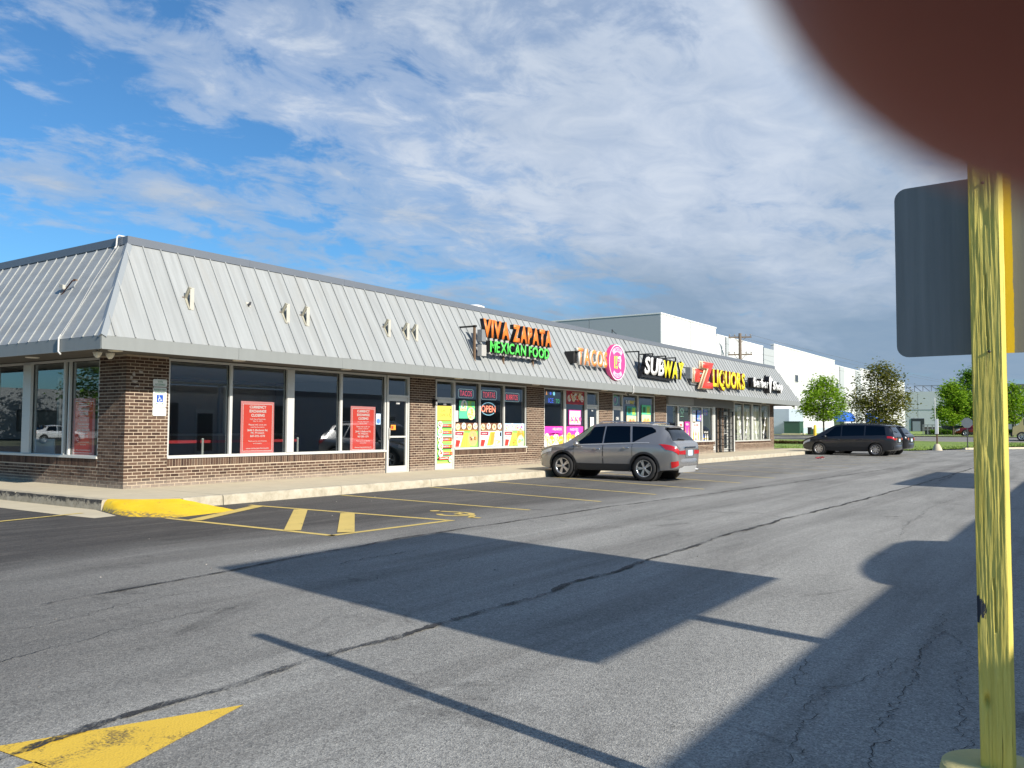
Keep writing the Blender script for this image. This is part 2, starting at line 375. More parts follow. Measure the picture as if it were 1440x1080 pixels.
# pavement round the shops: base sheet, slabs and kerb stones
walk = MB().box((.345, -2.58, GZ-.05), (46.4, .3, -.03)).box((-1.42, -1.1, GZ-.05), (.34, .3, -.032)).box((-1.42, .3, GZ-.05), (.3, 22, -.031))
pav = structure('pavement', walk, mat('pavement_base', (.2, .18, .15), .95))
def kerb_mat():
    m = bpy.data.materials.new('kerb_old'); m.use_nodes = True; t = m.node_tree; b = t.nodes['Principled BSDF']; b.inputs['Roughness'].default_value = .92
    g = t.nodes.new('ShaderNodeNewGeometry'); sp = N(t, 'ShaderNodeSeparateXYZ'); t.links.new(g.outputs['Position'], sp.inputs[0]); sn = N(t, 'ShaderNodeSeparateXYZ'); t.links.new(g.outputs['Normal'], sn.inputs[0])
    c = ramp(t, noisen(t, g.outputs['Position'], 5, 7, .7), [(.3, (.30, .265, .195)), (.5, (.42, .375, .285)), (.7, (.50, .46, .37))])
    # worn black paint clings to the upper face of the left kerb
    k = mathn(t, 'MULTIPLY', mathn(t, 'MULTIPLY', mathn(t, 'LESS_THAN', sn.outputs[0], -.5), mathn(t, 'LESS_THAN', sp.outputs[0], -1.0)), ramp(t, mathn(t, 'ADD', mathn(t, 'MULTIPLY', sp.outputs[2], 2.2), noisen(t, g.outputs['Position'], 9, 6, .75)), [(.28, .25), (.42, 1.0)]))
    c = mixc(t, k, c, (.035, .034, .032)); t.links.new(c, b.inputs['Base Color'])
    bn = t.nodes.new('ShaderNodeBump'); bn.inputs['Strength'].default_value = .7; bn.inputs['Distance'].default_value = .02
    t.links.new(noisen(t, g.outputs['Position'], 22, 6, .7), bn.inputs['Height']); t.links.new(bn.outputs[0], b.inputs['Normal']); return m
M_kerb = kerb_mat()
r = random.Random(5)
def kerb_stone(p, q, n, ztop=0.0, back=.17, mats=M_kerb):
    """a worn kerb block from p to q, outward normal n, with a rounded nose"""
    p, q, n = Vector((*p, 0)), Vector((*q, 0)), Vector((*n, 0)); mb = MB(); L = (q-p).length; k = max(2, int(L/.12)); prof = [(-back, ztop), (-.035, ztop), (-.008, ztop-.012), (0, ztop-.04), (.012, GZ-.05)]
    rows = []
    for i in range(k+1):
        t_ = .006/L+(1-.012/L)*i/k; c = p.lerp(q, t_)
        rows.append([c+n*(o_+(r.uniform(-.008, .004) if 0 < j < 4 else 0))+Vector((0, 0, z_+(r.uniform(-.008, .0) if 0 < j < 3 else 0))) for j, (o_, z_) in enumerate(prof)])
    m = len(prof); v = [x for R in rows for x in R]
    mb.add(v, [(i*m+j, (i+1)*m+j, (i+1)*m+j+1, i*m+j+1) for i in range(k) for j in range(m-1)], 0, True)
    mb.add(rows[0], [tuple(range(m))]); mb.add(rows[-1], [tuple(reversed(range(m)))])
    return obj('kerb_stone', mb, mats, pav)
kerb_stone((-.62, -2.75), (.344, -2.75), (0, -1))
x = .35
while x < 46.4: kerb_stone((x, -2.75), (min(x+3.05, 46.5), -2.75), (0, -1)); x += 3.05
y = -2.0
while y < 20: kerb_stone((-1.6, y+3.05), (-1.6, y), (-1, 0)); y += 3.05
kerb_stone((46.5, -2.75), (46.5, .3), (1, 0))
# slabs
xs = [-1.43, .35]+[.35+3.05*i for i in range(1, 16)]+[46.35]
for a, b_ in zip(xs, xs[1:]):
    ya = -2.58 if a >= 0 else -1.1
    obj('slab', MB().box((a+.006, ya, -.08), (b_-.006, -.004, 0)), M_conc, pav)
for i in range(6):
    obj('slab', MB().box((-1.43, .004+3.05*i, -.08), (-.004, 3.05*(i+1)-.004, .0)), M_conc, pav)
# yellow access ramp at the corner
def yramp_mat():
    m = bpy.data.materials.new('ramp_paint'); m.use_nodes = True; t = m.node_tree; b = t.nodes['Principled BSDF']; b.inputs['Roughness'].default_value = .55
    g = t.nodes.new('ShaderNodeNewGeometry').outputs['Position']
    w = ramp(t, noisen(t, g, 6, 9, .75, .6), [(.55, 0.0), (.66, 1.0)])
    sp = N(t, 'ShaderNodeSeparateXYZ'); t.links.new(g, sp.inputs[0])
    edge = ramp(t, mathn(t, 'ADD', mathn(t, 'MULTIPLY', mathn(t, 'ADD', sp.outputs[2], .19), 3.5), mathn(t, 'MULTIPLY', mathn(t, 'ADD', sp.outputs[0], 1.4), .45)), [(.0, 1.0), (.16, 0.0)])
    w2 = mathn(t, 'MULTIPLY', edge, ramp(t, noisen(t, g, 16, 6, .7), [(.44, 0.0), (.54, .95)]))
    c = mixc(t, mathn(t, 'MAXIMUM', mathn(t, 'MULTIPLY', w, .5), w2), ramp(t, noisen(t, g, 3, 5, .6), [(.3, (.80, .50, .012)), (.7, (.88, .60, .03))]), (.22, .17, .09))
    t.links.new(c, b.inputs['Base Color']); bn = t.nodes.new('ShaderNodeBump'); bn.inputs['Strength'].default_value = .8; bn.inputs['Distance'].default_value = .015
    t.links.new(noisen(t, g, 18, 6, .7), bn.inputs['Height']); t.links.new(bn.outputs[0], b.inputs['Normal']); return m
tp = [(-1.45, -2.0), (-1.36, -2.2), (-1.15, -2.5), (-.68, -2.91)]
bt = [(-1.60, -2.02), (-1.80, -2.75), (-1.88, -3.29), (-1.53, -4.03), (-.18, -3.84)]
mb = MB(); n = 24; rows = []
def along(P_, t):
    L = [0]
    for a, b_ in zip(P_, P_[1:]): L.append(L[-1]+math.dist(a, b_))
    s = t*L[-1]
    for i in range(len(P_)-1):
        if s <= L[i+1]+1e-9:
            k = (s-L[i])/(L[i+1]-L[i]); return (P_[i][0]+(P_[i+1][0]-P_[i][0])*k, P_[i][1]+(P_[i+1][1]-P_[i][1])*k)
    return P_[-1]
for i in range(n+1):
    a, b_ = along(tp, i/n), along(bt, i/n); row = []
    steep = max(0, 1-i/n*2.2)
    for j in range(9):
        k = j/8; z = .002+(GZ-.002)*(k**(1+2*steep) if True else k)
        row.append((a[0]+(b_[0]-a[0])*k, a[1]+(b_[1]-a[1])*k, z+((noise.noise((a[0]*6+k*5, a[1]*6, 1))*.008+noise.noise((a[0]*14+k*12, a[1]*14, 5))*.006) if 0 < j < 8 else 0)))
    rows.append(row)
v = [p for R in rows for p in R]
mb.add(v, [(i*9+j, (i+1)*9+j, (i+1)*9+j+1, i*9+j+1) for i in range(n) for j in range(8)], 0, True)
mb.add([rows[-1][j] for j in range(9)]+[(rows[-1][0][0], rows[-1][0][1], GZ)], [tuple(range(10))])
rmp = obj('ramp', mb, yramp_mat(), pav)
fp = [(-1.43, -1.1, -.001)]+[(q_[0][0], q_[0][1], -.001) for q_ in rows]+[(-.62, -2.915, -.001), (-.62, -2.58, -.001), (.345, -2.58, -.001), (.345, -1.1, -.001)]
fill = MB().add(fp, [tuple(range(len(fp)))])
obj('slab', fill, M_conc, pav)
obj('slab_edge', MB().box((-.62, -2.91, GZ), (-.60, -2.76, -.002)), M_conc, pav)
sheet('gutter', [(-1.6, -1.8), (-1.95, -3.05), (-2.35, -3.1), (-2.4, -2.1), (-2.4, 20), (-1.58, 20)], M_conc, GZ+.004)

# painted markings, each a sheet 4 mm up
def paint_mat(name, col, wear, scale):
    m = bpy.data.materials.new(name); m.use_nodes = True; t = m.node_tree; b = t.nodes['Principled BSDF']; b.inputs['Roughness'].default_value = .7
    g = t.nodes.new('ShaderNodeNewGeometry').outputs['Position']
    vo = N(t, 'ShaderNodeTexVoronoi'); vo.inputs['Scale'].default_value = 90; t.links.new(g, vo.inputs['Vector'])
    w = mathn(t, 'ADD', mathn(t, 'MULTIPLY', noisen(t, g, scale, 7, .72, .5), .8), mathn(t, 'MULTIPLY', noisen(t, g, 70, 3, .6), .35))
    k = ramp(t, w, [(wear, 0.0), (wear+.10, .9)])
    c = mixc(t, k, mixc(t, noisen(t, g, 2.5, 4), tuple(c*.8 for c in col), col), (.05, .045, .04)); t.links.new(c, b.inputs['Base Color'])
    bn = t.nodes.new('ShaderNodeBump'); bn.inputs['Strength'].default_value = .4; bn.inputs['Distance'].default_value = .005
    t.links.new(vo.outputs['Distance'], bn.inputs['Height']); t.links.new(bn.outputs[0], b.inputs['Normal']); return m
M_line = paint_mat('line_paint', (.68, .52, .16), .64, 3.0); M_hatch = paint_mat('hatch_paint', (.70, .52, .15), .66, 4.0)
M_linef = paint_mat('line_paint_faded', (.52, .42, .20), .60, 3.0)
M_arrow = paint_mat('arrow_paint', (.74, .49, .05), .60, 3.2)
def bar(a, b_, w):
    a, b_ = Vector((*a, 0)), Vector((*b_, 0)); d = (b_-a).normalized(); n = Vector((-d.y, d.x, 0))*w/2
    return [a-n, b_-n, b_+n, a+n]
def marking(name, pts, m, z=GZ+.004): return sheet(name, [(p[0], p[1]) for p in pts], m, z)
stalls = [((3.29, -2.86), (2.98, -7.92)), ((6.36, -2.80), (5.31, -8.11)), ((8.97, -2.86), (7.66, -8.23)), ((11.88, -2.82), (9.91, -8.47))]
for a, b_ in stalls: marking('stall_line', bar(a, b_, .10), M_line)
for i in range(10):
    x = 14.75+2.86*i; marking('stall_line', bar((x, -2.84), (x-2.0, -8.4-.05*i), .10), M_linef if i > 1 else M_line)
for a, b_ in (((50, -6.5), (46.5, -8.2)), ((56.5, -8.6), (52, -10.3))): marking('stall_line', bar(a, b_, .12), M_linef)
marking('stall_line', bar((-2.05, -2.20), (-6.5, -2.9), .10), M_line, GZ+.008)
for a, b_ in (((-1.66, -4.0), (-1.62, -7.74)), ((-1.66, -7.69), (.86, -7.84)), ((.80, -7.80), (.60, -3.2))): marking('island_line', bar(a, b_, .11), M_hatch)
for a, b_ in (((-1.6, -4.62), (.56, -3.50)), ((-1.58, -6.86), (.58, -4.62)), ((-1.28, -7.62), (.62, -5.74))): marking('hatch_line', bar(a, b_, .24), M_hatch, GZ+.008)
# wheelchair symbol, worn, painted flat in the first stall
sy = MB(); u, v_ = Vector((0, -1, 0)), Vector((1, 0, 0)); c0 = Vector((1.62, -7.32, GZ+.005))
sy.ring(c0+u*(-.02), u, v_, .22, .33, 22, 0, -2.6, 1.9)
for a, b_ in (((-.52, .22), (-.05, .30)), ((-.08, .30), (.0, -.02)), ((-.02, .0), (.36, .02)), ((.34, .02), (.52, -.30)), ((.50, -.28), (.68, -.24))):
    p, q = c0+u*a[0]+v_*a[1], c0+u*b_[0]+v_*b_[1]; d = (q-p).normalized(); n_ = Vector((-d.y, d.x, 0))*.05
    sy.add([p-n_+Vector((0, 0, .001)), q-n_+Vector((0, 0, .001)), q+n_+Vector((0, 0, .001)), p+n_+Vector((0, 0, .001))], [(0, 1, 2, 3)])
sy.disc(c0+u*(-.66)+v_*.22, u, v_, .09, 14)
structure('wheelchair_marking', sy, M_hatch)
ar = marking('arrow_marking', [(-6.86, -12.50), (-7.90, -12.83), (-7.88, -12.60), (-7.92, -12.04)], M_arrow)
marking('arrow_marking', [(-7.885, -12.60), (-11, -12.62), (-11, -12.38), (-7.885, -12.38)], M_arrow)
# tar bands over the long cracks and open cracks
M_tar = mat('tar', (.030, .029, .029), .8, var=.5, vscale=14)
def tar_gaps():
    t = M_tar.node_tree; b = t.nodes['Principled BSDF']; o = t.nodes['Material Output']; g = t.nodes.new('ShaderNodeNewGeometry').outputs['Position']
    k = ramp(t, mathn(t, 'ADD', mathn(t, 'MULTIPLY', noisen(t, g, 3.0, 5, .6), .6), mathn(t, 'MULTIPLY', noisen(t, g, 55, 4, .7), .5)), [(.50, 0.0), (.60, .85)])
    mx = N(t, 'ShaderNodeMixShader'); tr = N(t, 'ShaderNodeBsdfTransparent'); t.links.new(k, mx.inputs[0]); t.links.new(b.outputs[0], mx.inputs[1]); t.links.new(tr.outputs[0], mx.inputs[2]); t.links.new(mx.outputs[0], o.inputs[0])
tar_gaps()
def band(name, pts, w, m=M_tar, z=GZ+.010, seed=1, jit=.35, sub=.09, amp=0):
    r = random.Random(seed); P3 = [Vector((*p, 0)) for p in pts]; mb = MB(); L = []
    path = []
    for a, b_ in zip(P3, P3[1:]):
        k = max(1, int((b_-a).length/sub))
        path += [a.lerp(b_, i/k) for i in range(k)]
    path.append(P3[-1]); v = []
    for i, p in enumerate(path):
        d = (path[min(i+1, len(path)-1)]-path[max(0, i-1)]).normalized(); n = Vector((-d.y, d.x, 0))
        off = noise.noise((p.x*1.3, seed*3.1, 0))*.10+noise.noise((p.x*6, seed, 2))*.025+(amp*(noise.noise((p.x*9, p.y*9, seed))+.6*noise.noise((p.x*25, p.y*25, seed))) if amp else 0)
        ww = w/2*(1+jit*noise.noise((p.x*5+seed, 5, p.y*5))+jit*r.uniform(-.5, .5)); ww = max(ww, .002)
        if i in (0, len(path)-1): ww = .002
        c = p+n*off*(1 if amp else min(1, w*12)); v += [c-n*ww+Vector((0, 0, z)), c+n*ww+Vector((0, 0, z))]
    mb.add(v, [(2*i, 2*i+2, 2*i+3, 2*i+1) for i in range(len(path)-1)])
    o = obj(name, mb, m); o['kind'] = 'structure'; return o
band('crack_seal', [(-9.5, -12.25), (-7.63, -12.19), (-6.27, -12.15), (-4.47, -12.2), (-1.3, -12.16), (1.4, -12.04), (4.2, -12.1), (9, -12.3), (20, -12.5), (36, -12.6)], .058, seed=2, jit=.8, sub=.05)
band('crack_seal', [(-6.2, -9.06), (-4.3, -8.93), (-2.6, -8.76), (-1.3, -8.64), (1.2, -8.72), (4, -8.75), (12, -9.4), (26, -10.2)], .045, seed=5)
M_crk = mat('crack', (.012, .012, .012), .9)
for sd, w_, pts in ((3, .009, [(-2.0, -15.3), (-3.8, -15.32), (-5.3, -15.36), (-6.4, -15.5)]), (4, .006, [(-3.82, -15.3), (-4.6, -15.08), (-5.2, -15.02), (-6.0, -15.12)]), (6, .005, [(-4.6, -15.08), (-4.75, -14.85), (-4.2, -14.75)]), (7, .006, [(-2.6, -15.3), (-3.5, -15.6), (-4.66, -15.62), (-5.5, -15.75)]),
                    (8, .007, [(-3.9, -10.3), (-2.9, -10.5), (-1.8, -10.35)]), (10, .02, [(-3.3, -9.5), (-2.5, -9.55), (-1.9, -9.5)]), (11, .008, [(-6.9, -9.8), (-5.4, -9.6), (-4.4, -9.7)]), (12, .010, [(3, -14.0), (8, -13.7), (12, -13.9), (17, -12.4)]), (13, .05, [(17.4, -12.6), (19, -12.7), (20.2, -12.6)]), (14, .01, [(-7.5, -10.6), (-6.3, -10.4), (-5.3, -10.45)])):
    band('crack', pts, w_*.55, M_crk, GZ+.007, sd, .9, .03, .07)
# small litter
r = random.Random(12)
lit = thing('litter', 'crumpled red and white paper scrap lying on the asphalt near the minivan', 'litter', (33.6, -5.1, GZ))
mb = MB()
for i in range(9):
    a = r.uniform(0, 6.28); c = Vector((r.uniform(-.5, .5), r.uniform(-.25, .25), r.uniform(.01, .07))); d = Vector((math.cos(a), math.sin(a), r.uniform(-.2, .2)))*.16; e = Vector((-math.sin(a), math.cos(a), r.uniform(-.2, .4)))*.09
    mb.add([c-d-e, c+d-e, c+d+e, c-d+e], [(0, 1, 2, 3)], i % 2)
obj('paper_scrap', mb, [mat('red_paper', (.55, .06, .07), .7), M_white], lit)
st = MB()
for i in range(60):
    x, y = r.uniform(-7.5, 6), r.uniform(-13, -3); s = r.uniform(.003, .008)
    st.obox((x, y, GZ+s*.6), (1, .2, 0), (-.2, 1, .1), (0, 0, 1), s, s*.8, s*.6, r.choice((0, 0, 1)))
o = obj('gravel', st, [mat('pebble', (.36, .34, .31), .9), mat('pebble_dark', (.16, .15, .14), .9)]); o['kind'] = 'stuff'
# ================================================================== THE STRIP MALL
mall = thing('strip_mall', 'long single storey brick shop building under a pale grey metal mansard roof', 'building', (0, 0, 0))
L_, D_, H_ = 43.03, 18.0, 2.75
O_, ZB, ZT, RI, Z0, Z1 = 1.2716, 2.706, 2.952, .1027, 5.0015, 5.16
M_pan = mat('roof_metal', (.315, .33, .332), .42, .0, .05, .8, spec=.4, rand=.03)
def roof_mat():
    t = M_pan.node_tree; b = t.nodes['Principled BSDF']; old = b.inputs['Base Color'].links[0].from_socket
    g = t.nodes.new('ShaderNodeNewGeometry').outputs['Position']
    k = ramp(t, noisen(t, mapn(t, g, (1.2, .4, .25)), 1.6, 7, .7, .5), [(.50, 0.0), (.80, .5)])
    old = mixc(t, 1.0, old, ramp(t, noisen(t, mapn(t, g, (9, .6, .25)), 1.0, 5, .65), [(.35, .86), (.65, 1.06)]), 'MULTIPLY')
    t.links.new(mixc(t, k, old, (.285, .272, .24)), b.inputs['Base Color'])
roof_mat()
M_fas = mat('fascia_metal', (.228, .242, .238), .5, .0, .10, 2.0, spec=.35, stretch=(3, 3, .4))
M_cop = mat('coping_metal', (.135, .152, .18), .42, .0, .06, 2)
M_sof = mat('soffit', (.10, .092, .08), .8, var=.12, vscale=3)

# --- brickwork
front_walls = [(0, .98, 0, 2.75), (8.80, 9.93, 0, 2.75), (14.97, 16.11, 0, 2.75), (20.25, 21.42, 0, 2.75), (25.59, 26.80, 0, 2.75), (42.28, 43.03, 0, 2.75),
               (.98, 7.76, 0, .415), (10.90, 14.97, 0, .415), (16.11, 19.2, 0, .415), (22.36, 25.59, 0, .415), (26.80, 33.0, 0, .415), (36.0, 42.28, 0, .415)]
left_walls = [(0, .99, 0, 2.75), (.99, 17.9, 0, .415)]
rows = front_walls[6:]
mw = MB()
for x0, x1, z0, z1 in front_walls: mw.box((x0+.004, .0045, z0-.05), (x1-.004, .24, z1+(0 if z1 > 1 else .17)))
mw.box((.0045, .24, -.05), (.24, .985, 2.75)).box((.0045, .985, -.05), (.24, 17.9, .585))
wall = obj('brick_wall', mw, M_mortar, mall)
cand, joined = [], MB()
bl, bh, j_ = .1905, .0535, .0145
def bricks(a, b_, z0, z1, side):
    for rw in range(int(round((z1-z0)/.068))):
        z = z0+.004+rw*.068
        if z+bh > z1+.012: break
        u = a-(.1025 if rw % 2 else 0)-(.0 if side == 'f' else .05)
        while u < b_-.02:
            p, q = max(u, a+.001), min(u+bl, b_-.001)
            if q-p > .03:
                mid_ = Vector(((p+q)/2, 0, z)) if side == 'f' else Vector((0, (p+q)/2, z))
                cand.append(((mid_-CAM).length, p, q, z, side))
            u += bl+j_
for w_ in front_walls: bricks(*w_, 'f')
for w_ in left_walls: bricks(*w_, 'l')
cand.sort(); r = random.Random(1); full_f = MB().box((-bl/2, 0, -bh/2), (bl/2, .09, bh/2)).data('brick', M_brick_o); n_single = 0
for d, p, q, z, side in cand:
    dep = r.gauss(0, .0012)
    if n_single < 300 and q-p > bl-.001:
        o = bpy.data.objects.new('brick', full_f); C.objects.link(o); o.parent = wall
        o.location = ((p+q)/2, dep, z+bh/2) if side == 'f' else (dep, (p+q)/2, z+bh/2)
        o.rotation_euler = (r.gauss(0, .004), r.gauss(0, .006), r.gauss(0, .004)+(0 if side == 'f' else -math.pi/2)); n_single += 1
    elif side == 'f': joined.box((p, dep, z+r.gauss(0, .001)), (q, .09, z+bh), 0, ('back',))
    else: joined.box((dep, p, z+r.gauss(0, .001)), (.09, q, z+bh), 0, ('right',))
for x0, x1, *_ in rows:       # soldier course under the windows
    x = x0+.006
    while x+.057 < x1: joined.box((x, -.003+r.gauss(0, .001), .424), (x+.057, .1, .596+r.gauss(0, .001)), 0, ('back',)); x += .068
y = .998
while y < 17.8: joined.box((-.003, y, .424), (.1, y+.057, .596), 0, ('right',)); y += .068
bw = obj('brickwork', joined, M_brick_i, wall); bw['kind'] = 'stuff'
# scars of an old sign on the corner pillar
sc_ = MB(); r = random.Random(4)
for x, z, w, h in ((.17, 2.36, .07, .09), (.33, 2.40, .10, .05), (.12, 2.28, .05, .08), (.20, 2.20, .16, .06), (.24, 2.10, .14, .035)):
    k = 9; sc_.add([(x+w/2*math.cos(6.28*i/k)*r.uniform(.6, 1.2), -.004-.001*r.random(), z+h/2*math.sin(6.28*i/k)*r.uniform(.6, 1.3)) for i in range(k)], [tuple(range(k))])
obj('paint_scar', sc_, mat('old_paint', (.40, .36, .32), .9, var=.2), mall)

# --- shell: floor, inner walls, ceiling, soffit, back walls, deck
obj('floor', MB().quad((.1, .2, .012), (43, .2, .012), (43, 17.8, .012), (.1, 17.8, .012)), mat('shop_floor', (.075, .072, .07), .35, var=.2), mall)
ib = MB().box((.24, 6.5, 0), (43, 6.6, 2.74))
for x in (9.4, 15.5, 20.85, 26.2, 34.6): ib.box((x-.06, .25, 0), (x+.06, 6.5, 2.74))
obj('inner_wall', ib, M_intwall, mall)
obj('ceiling', MB().box((.1, .2, 2.742), (43, 17.8, 2.76)), mat('ceiling_tile', (.30, .30, .29), .9), mall)
obj('soffit', MB().box((-O_+.012, -O_+.012, 2.752), (L_+O_-.012, .2, 2.80)).box((-O_+.012, .2, 2.752), (.2, D_, 2.80)), M_sof, mall)
obj('back_wall', MB().box((L_-.2, .26, -.05), (L_-.01, D_-.01, 2.75)).box((.01, D_-.2, -.05), (L_-.2, D_-.01, 2.75)), M_mortar, mall)
deck = MB().box((RI+.2, RI+.2, 4.86), (L_-RI-.2, D_-.3, 4.90)); obj('roof_deck', deck, mat('roof_felt', (.12, .12, .12), .9, var=.2), mall)

# --- mansard: one object per standing seam panel
roof = obj('mansard_roof', MB().add([(-O_+.01, -O_+.03, ZT-.02), (L_+O_, -O_+.03, ZT-.02), (L_-RI, -RI+.03, Z0-.02), (-RI+.03, -RI+.03, Z0-.02), (-O_+.03, D_, ZT-.02), (-RI+.03, D_, Z0-.02), (L_+O_, D_, ZT-.02), (L_-RI, D_, Z0-.02)],
        [(0, 1, 2, 3), (4, 0, 3, 5), (1, 6, 7, 2), (6, 4, 5, 7)]), M_pan, mall)
SL = math.hypot(O_-RI, Z0-ZT); cs, sn = (O_-RI)/SL, (Z0-ZT)/SL; HW = O_-RI
def slope_pt(u, s, n, side):
    # u along the eave, s up the slope, n out of the slope
    a, z = -O_+s*cs-n*sn, ZT+s*sn+n*cs
    return (u, a, z) if side == 'f' else (a, u, z)
pcache = {}
def panel(u0, u1, side, uend):
    """panel between u0 and u1 on a slope whose left hip starts at -O_ and right hip at uend"""
    def lim(s): return -O_+HW*s/SL, (uend-HW*s/SL if uend else 1e9)
    poly = []
    for (u, s) in ((u0, 0), (u1, 0), (u1, SL), (u0, SL)): poly.append((u, s))
    def clip(poly, f):
        out = []
        for a, b_ in zip(poly, poly[1:]+poly[:1]):
            fa, fb = f(a), f(b_)
            if fa >= 0: out.append(a)
            if fa*fb < 0: k = fa/(fa-fb); out.append((a[0]+(b_[0]-a[0])*k, a[1]+(b_[1]-a[1])*k))
        return out
    poly = clip(poly, lambda p: p[0]-lim(p[1])[0])
    if poly and uend: poly = clip(poly, lambda p: lim(p[1])[1]-p[0])
    if len(poly) < 3: return
    whole = len(poly) == 4 and abs(poly[0][1]) < 1e-6 and all(abs(p[1]) < 1e-6 or abs(p[1]-SL) < 1e-6 for p in poly)
    key = side if whole and abs((u1-u0)-.4064) < 1e-6 else None
    if key in pcache: me = pcache[key]
    else:
        o_ = u0; mb = MB()
        pts = [(u-o_, s) for u, s in poly]; n_ = len(pts)
        mb.add([slope_pt(u, s, .006, side) for u, s in pts], [tuple(range(n_))])
        # upstanding seam at u0
        ss = [s for u, s in poly if abs(u-u0) < 1e-6]
        if len(ss) < 2:
            s_hi = (u0+O_)/HW*SL; ss = [0, max(0, min(SL, s_hi))]
        a, b_ = min(ss), max(ss)
        if b_-a > .05:
            w, h = .011, (.034 if side == 'f' else .026)
            q = [slope_pt(uu, s, n, side) for s in (a, b_) for uu, n in ((-w, .0), (w, .0), (w, h), (-w, h))]
            mb.add(q, [(0, 1, 5, 4), (1, 2, 6, 5), (2, 3, 7, 6), (3, 0, 4, 7), (3, 2, 1, 0), (4, 5, 6, 7)])
        # a faint pan stiffener line
        me = mb.data('roof_panel', M_pan)
        if key: pcache[key] = me
    o = bpy.data.objects.new('roof_panel', me); C.objects.link(o); o.parent = roof
    o.location = (u0, 0, 0) if side == 'f' else (0, u0, 0)
u = .208-4*.4064
while u < L_+O_: panel(u, u+.4064, 'f', L_+O_); u += .4064
u = .175-4*.4064
while u < D_: panel(u, u+.4064, 'l', None); u += .4064
hip = MB(); a, b_ = Vector((-O_, -O_, ZT)), Vector((-RI, -RI, Z0)); d = (b_-a).normalized(); nn = Vector((-1, -1, .9)); nn = (nn-d*nn.dot(d)).normalized(); s_ = d.cross(nn)
fx_ = Vector(slope_pt(1, 0, 0, 'f'))-Vector(slope_pt(0, 0, 0, 'f')); e1 = Vector((1, 0, 0)); e1 = (e1-d*e1.dot(d)).normalized(); e2 = Vector((0, 1, 0)); e2 = (e2-d*e2.dot(d)).normalized()
for e in (e1, e2):
    off = nn*.02
    hip.add([a+nn*.045, b_+nn*.045, b_+e*.10+off, a+e*.10+off], [(0, 1, 2, 3)])
hip.add([a+nn*.045, a+e1*.10+nn*.02, a+e2*.10+nn*.02], [(0, 1, 2)])
obj('hip_cap', hip, mat('hip_metal', (.25, .275, .295), .45), roof)
# fascia, one folded panel per 3.05 m, and the coping band
r = random.Random(2)
def seg(a0, a1, step, f):
    x = a0
    while x < a1-1e-6: y_ = min(a1, x+step); f(x, y_); x = y_
seg(-O_, L_+O_, 3.05, lambda a, b_: obj('fascia_panel', MB().box((a+.003, -O_-r.uniform(0, .003), ZB), (b_-.003, -O_+.012, ZT+.004)).box((a+.003, -O_-.010, ZB-.004), (b_-.003, -O_+.02, ZB+.012)), M_fas, mall))
seg(-O_+.014, D_, 3.05, lambda a, b_: obj('fascia_panel', MB().box((-O_-r.uniform(0, .003), a+.003, ZB), (-O_+.012, b_-.003, ZT+.004)).box((-O_-.010, a+.003, ZB-.004), (-O_+.02, b_-.003, ZB+.012)), M_fas, mall))
obj('fascia_panel', MB().box((L_+O_-.012, -O_+.014, ZB), (L_+O_, D_, ZT)), M_fas, mall)
seg(-RI-.03, L_-RI, 3.05, lambda a, b_: obj('coping', MB().box((a+.002, -RI-.035, Z0-.005), (b_-.002, -RI+.16, Z1)), M_cop, mall))
seg(-RI+.16, D_, 3.05, lambda a, b_: obj('coping', MB().box((-RI-.035, a+.002, Z0-.005), (-RI+.16, b_-.002, Z1)), M_cop, mall))
for x, y in ((-.6, 2.58), (-.59, -.58), (2.28, -.64), (5.62, -.6), (10.3, -.6), (14.6, -.6), (19.6, -.6), (24.5, -.6), (29.4, -.6), (34.3, -.6), (39.2, -.6)):
    obj('soffit_light', MB().lathe([(.14, 2.752), (.14, 2.742), (.115, 2.735), (.0, 2.737)], 20, 0, (x, y, 0)), mat('soffit_lens', (.75, .72, .62), .4), mall)

# --- shop windows and doors
def bay(a, b_, z0, z1, mull, side='f', fm=M_alu, rail=(), sill=True):
    """aluminium window; mull = list of (from, to) uprights between a and b_"""
    T = (lambda u, w, z: (u, w, z)) if side == 'f' else (lambda u, w, z: (w, u, z))
    def bx(mb, u0, u1, w0, w1, za, zb): p, q = T(u0, w0, za), T(u1, w1, zb); mb.box(tuple(map(min, p, q)), tuple(map(max, p, q)))
    fr = MB(); t = .045
    bx(fr, a, a+t, .02, .13, z0, z1); bx(fr, b_-t, b_, .02, .13, z0, z1); bx(fr, a+t, b_-t, .02, .13, z1-.05, z1); bx(fr, a+t, b_-t, .02, .13, z0, z0+.05)
    if sill: bx(fr, a-.01, b_+.01, -.03, .018, z0-.012, z0+.035)
    for m0, m1 in mull: bx(fr, m0, m1, .012 if m1-m0 < .1 else .004, .14, z0+.05, z1-.05)
    root = obj('window', fr, fm, mall)
    E = [a+t]+[x for m_ in mull for x in m_]+[b_-t]
    for i in range(0, len(E), 2):
        p = MB()
        if side == 'f': p.quad((E[i], .085, z0+.05), (E[i+1], .085, z0+.05), (E[i+1], .085, z1-.05), (E[i], .085, z1-.05))
        else: p.quad((.085, E[i+1], z0+.05), (.085, E[i], z0+.05), (.085, E[i], z1-.05), (.085, E[i+1], z1-.05))
        obj('pane', p, M_glass, root)
        gk = MB()     # black gasket round each pane
        for (u0, u1, za, zb) in ((E[i], E[i]+.018, z0+.05, z1-.05), (E[i+1]-.018, E[i+1], z0+.05, z1-.05), (E[i], E[i+1], z1-.068, z1-.05)): bx(gk, u0, u1, .066, .083, za, zb)
        obj('gasket', gk, M_black, root)
    return root
bay(.98, 7.79, .60, 2.735, [(2.56, 2.63), (4.24, 4.46), (6.03, 6.11)])
bay(10.90, 14.95, .60, 2.735, [(12.19, 12.26), (13.56, 13.63)])
bay(16.12, 19.20, .56, 2.735, [(17.52, 17.66)])
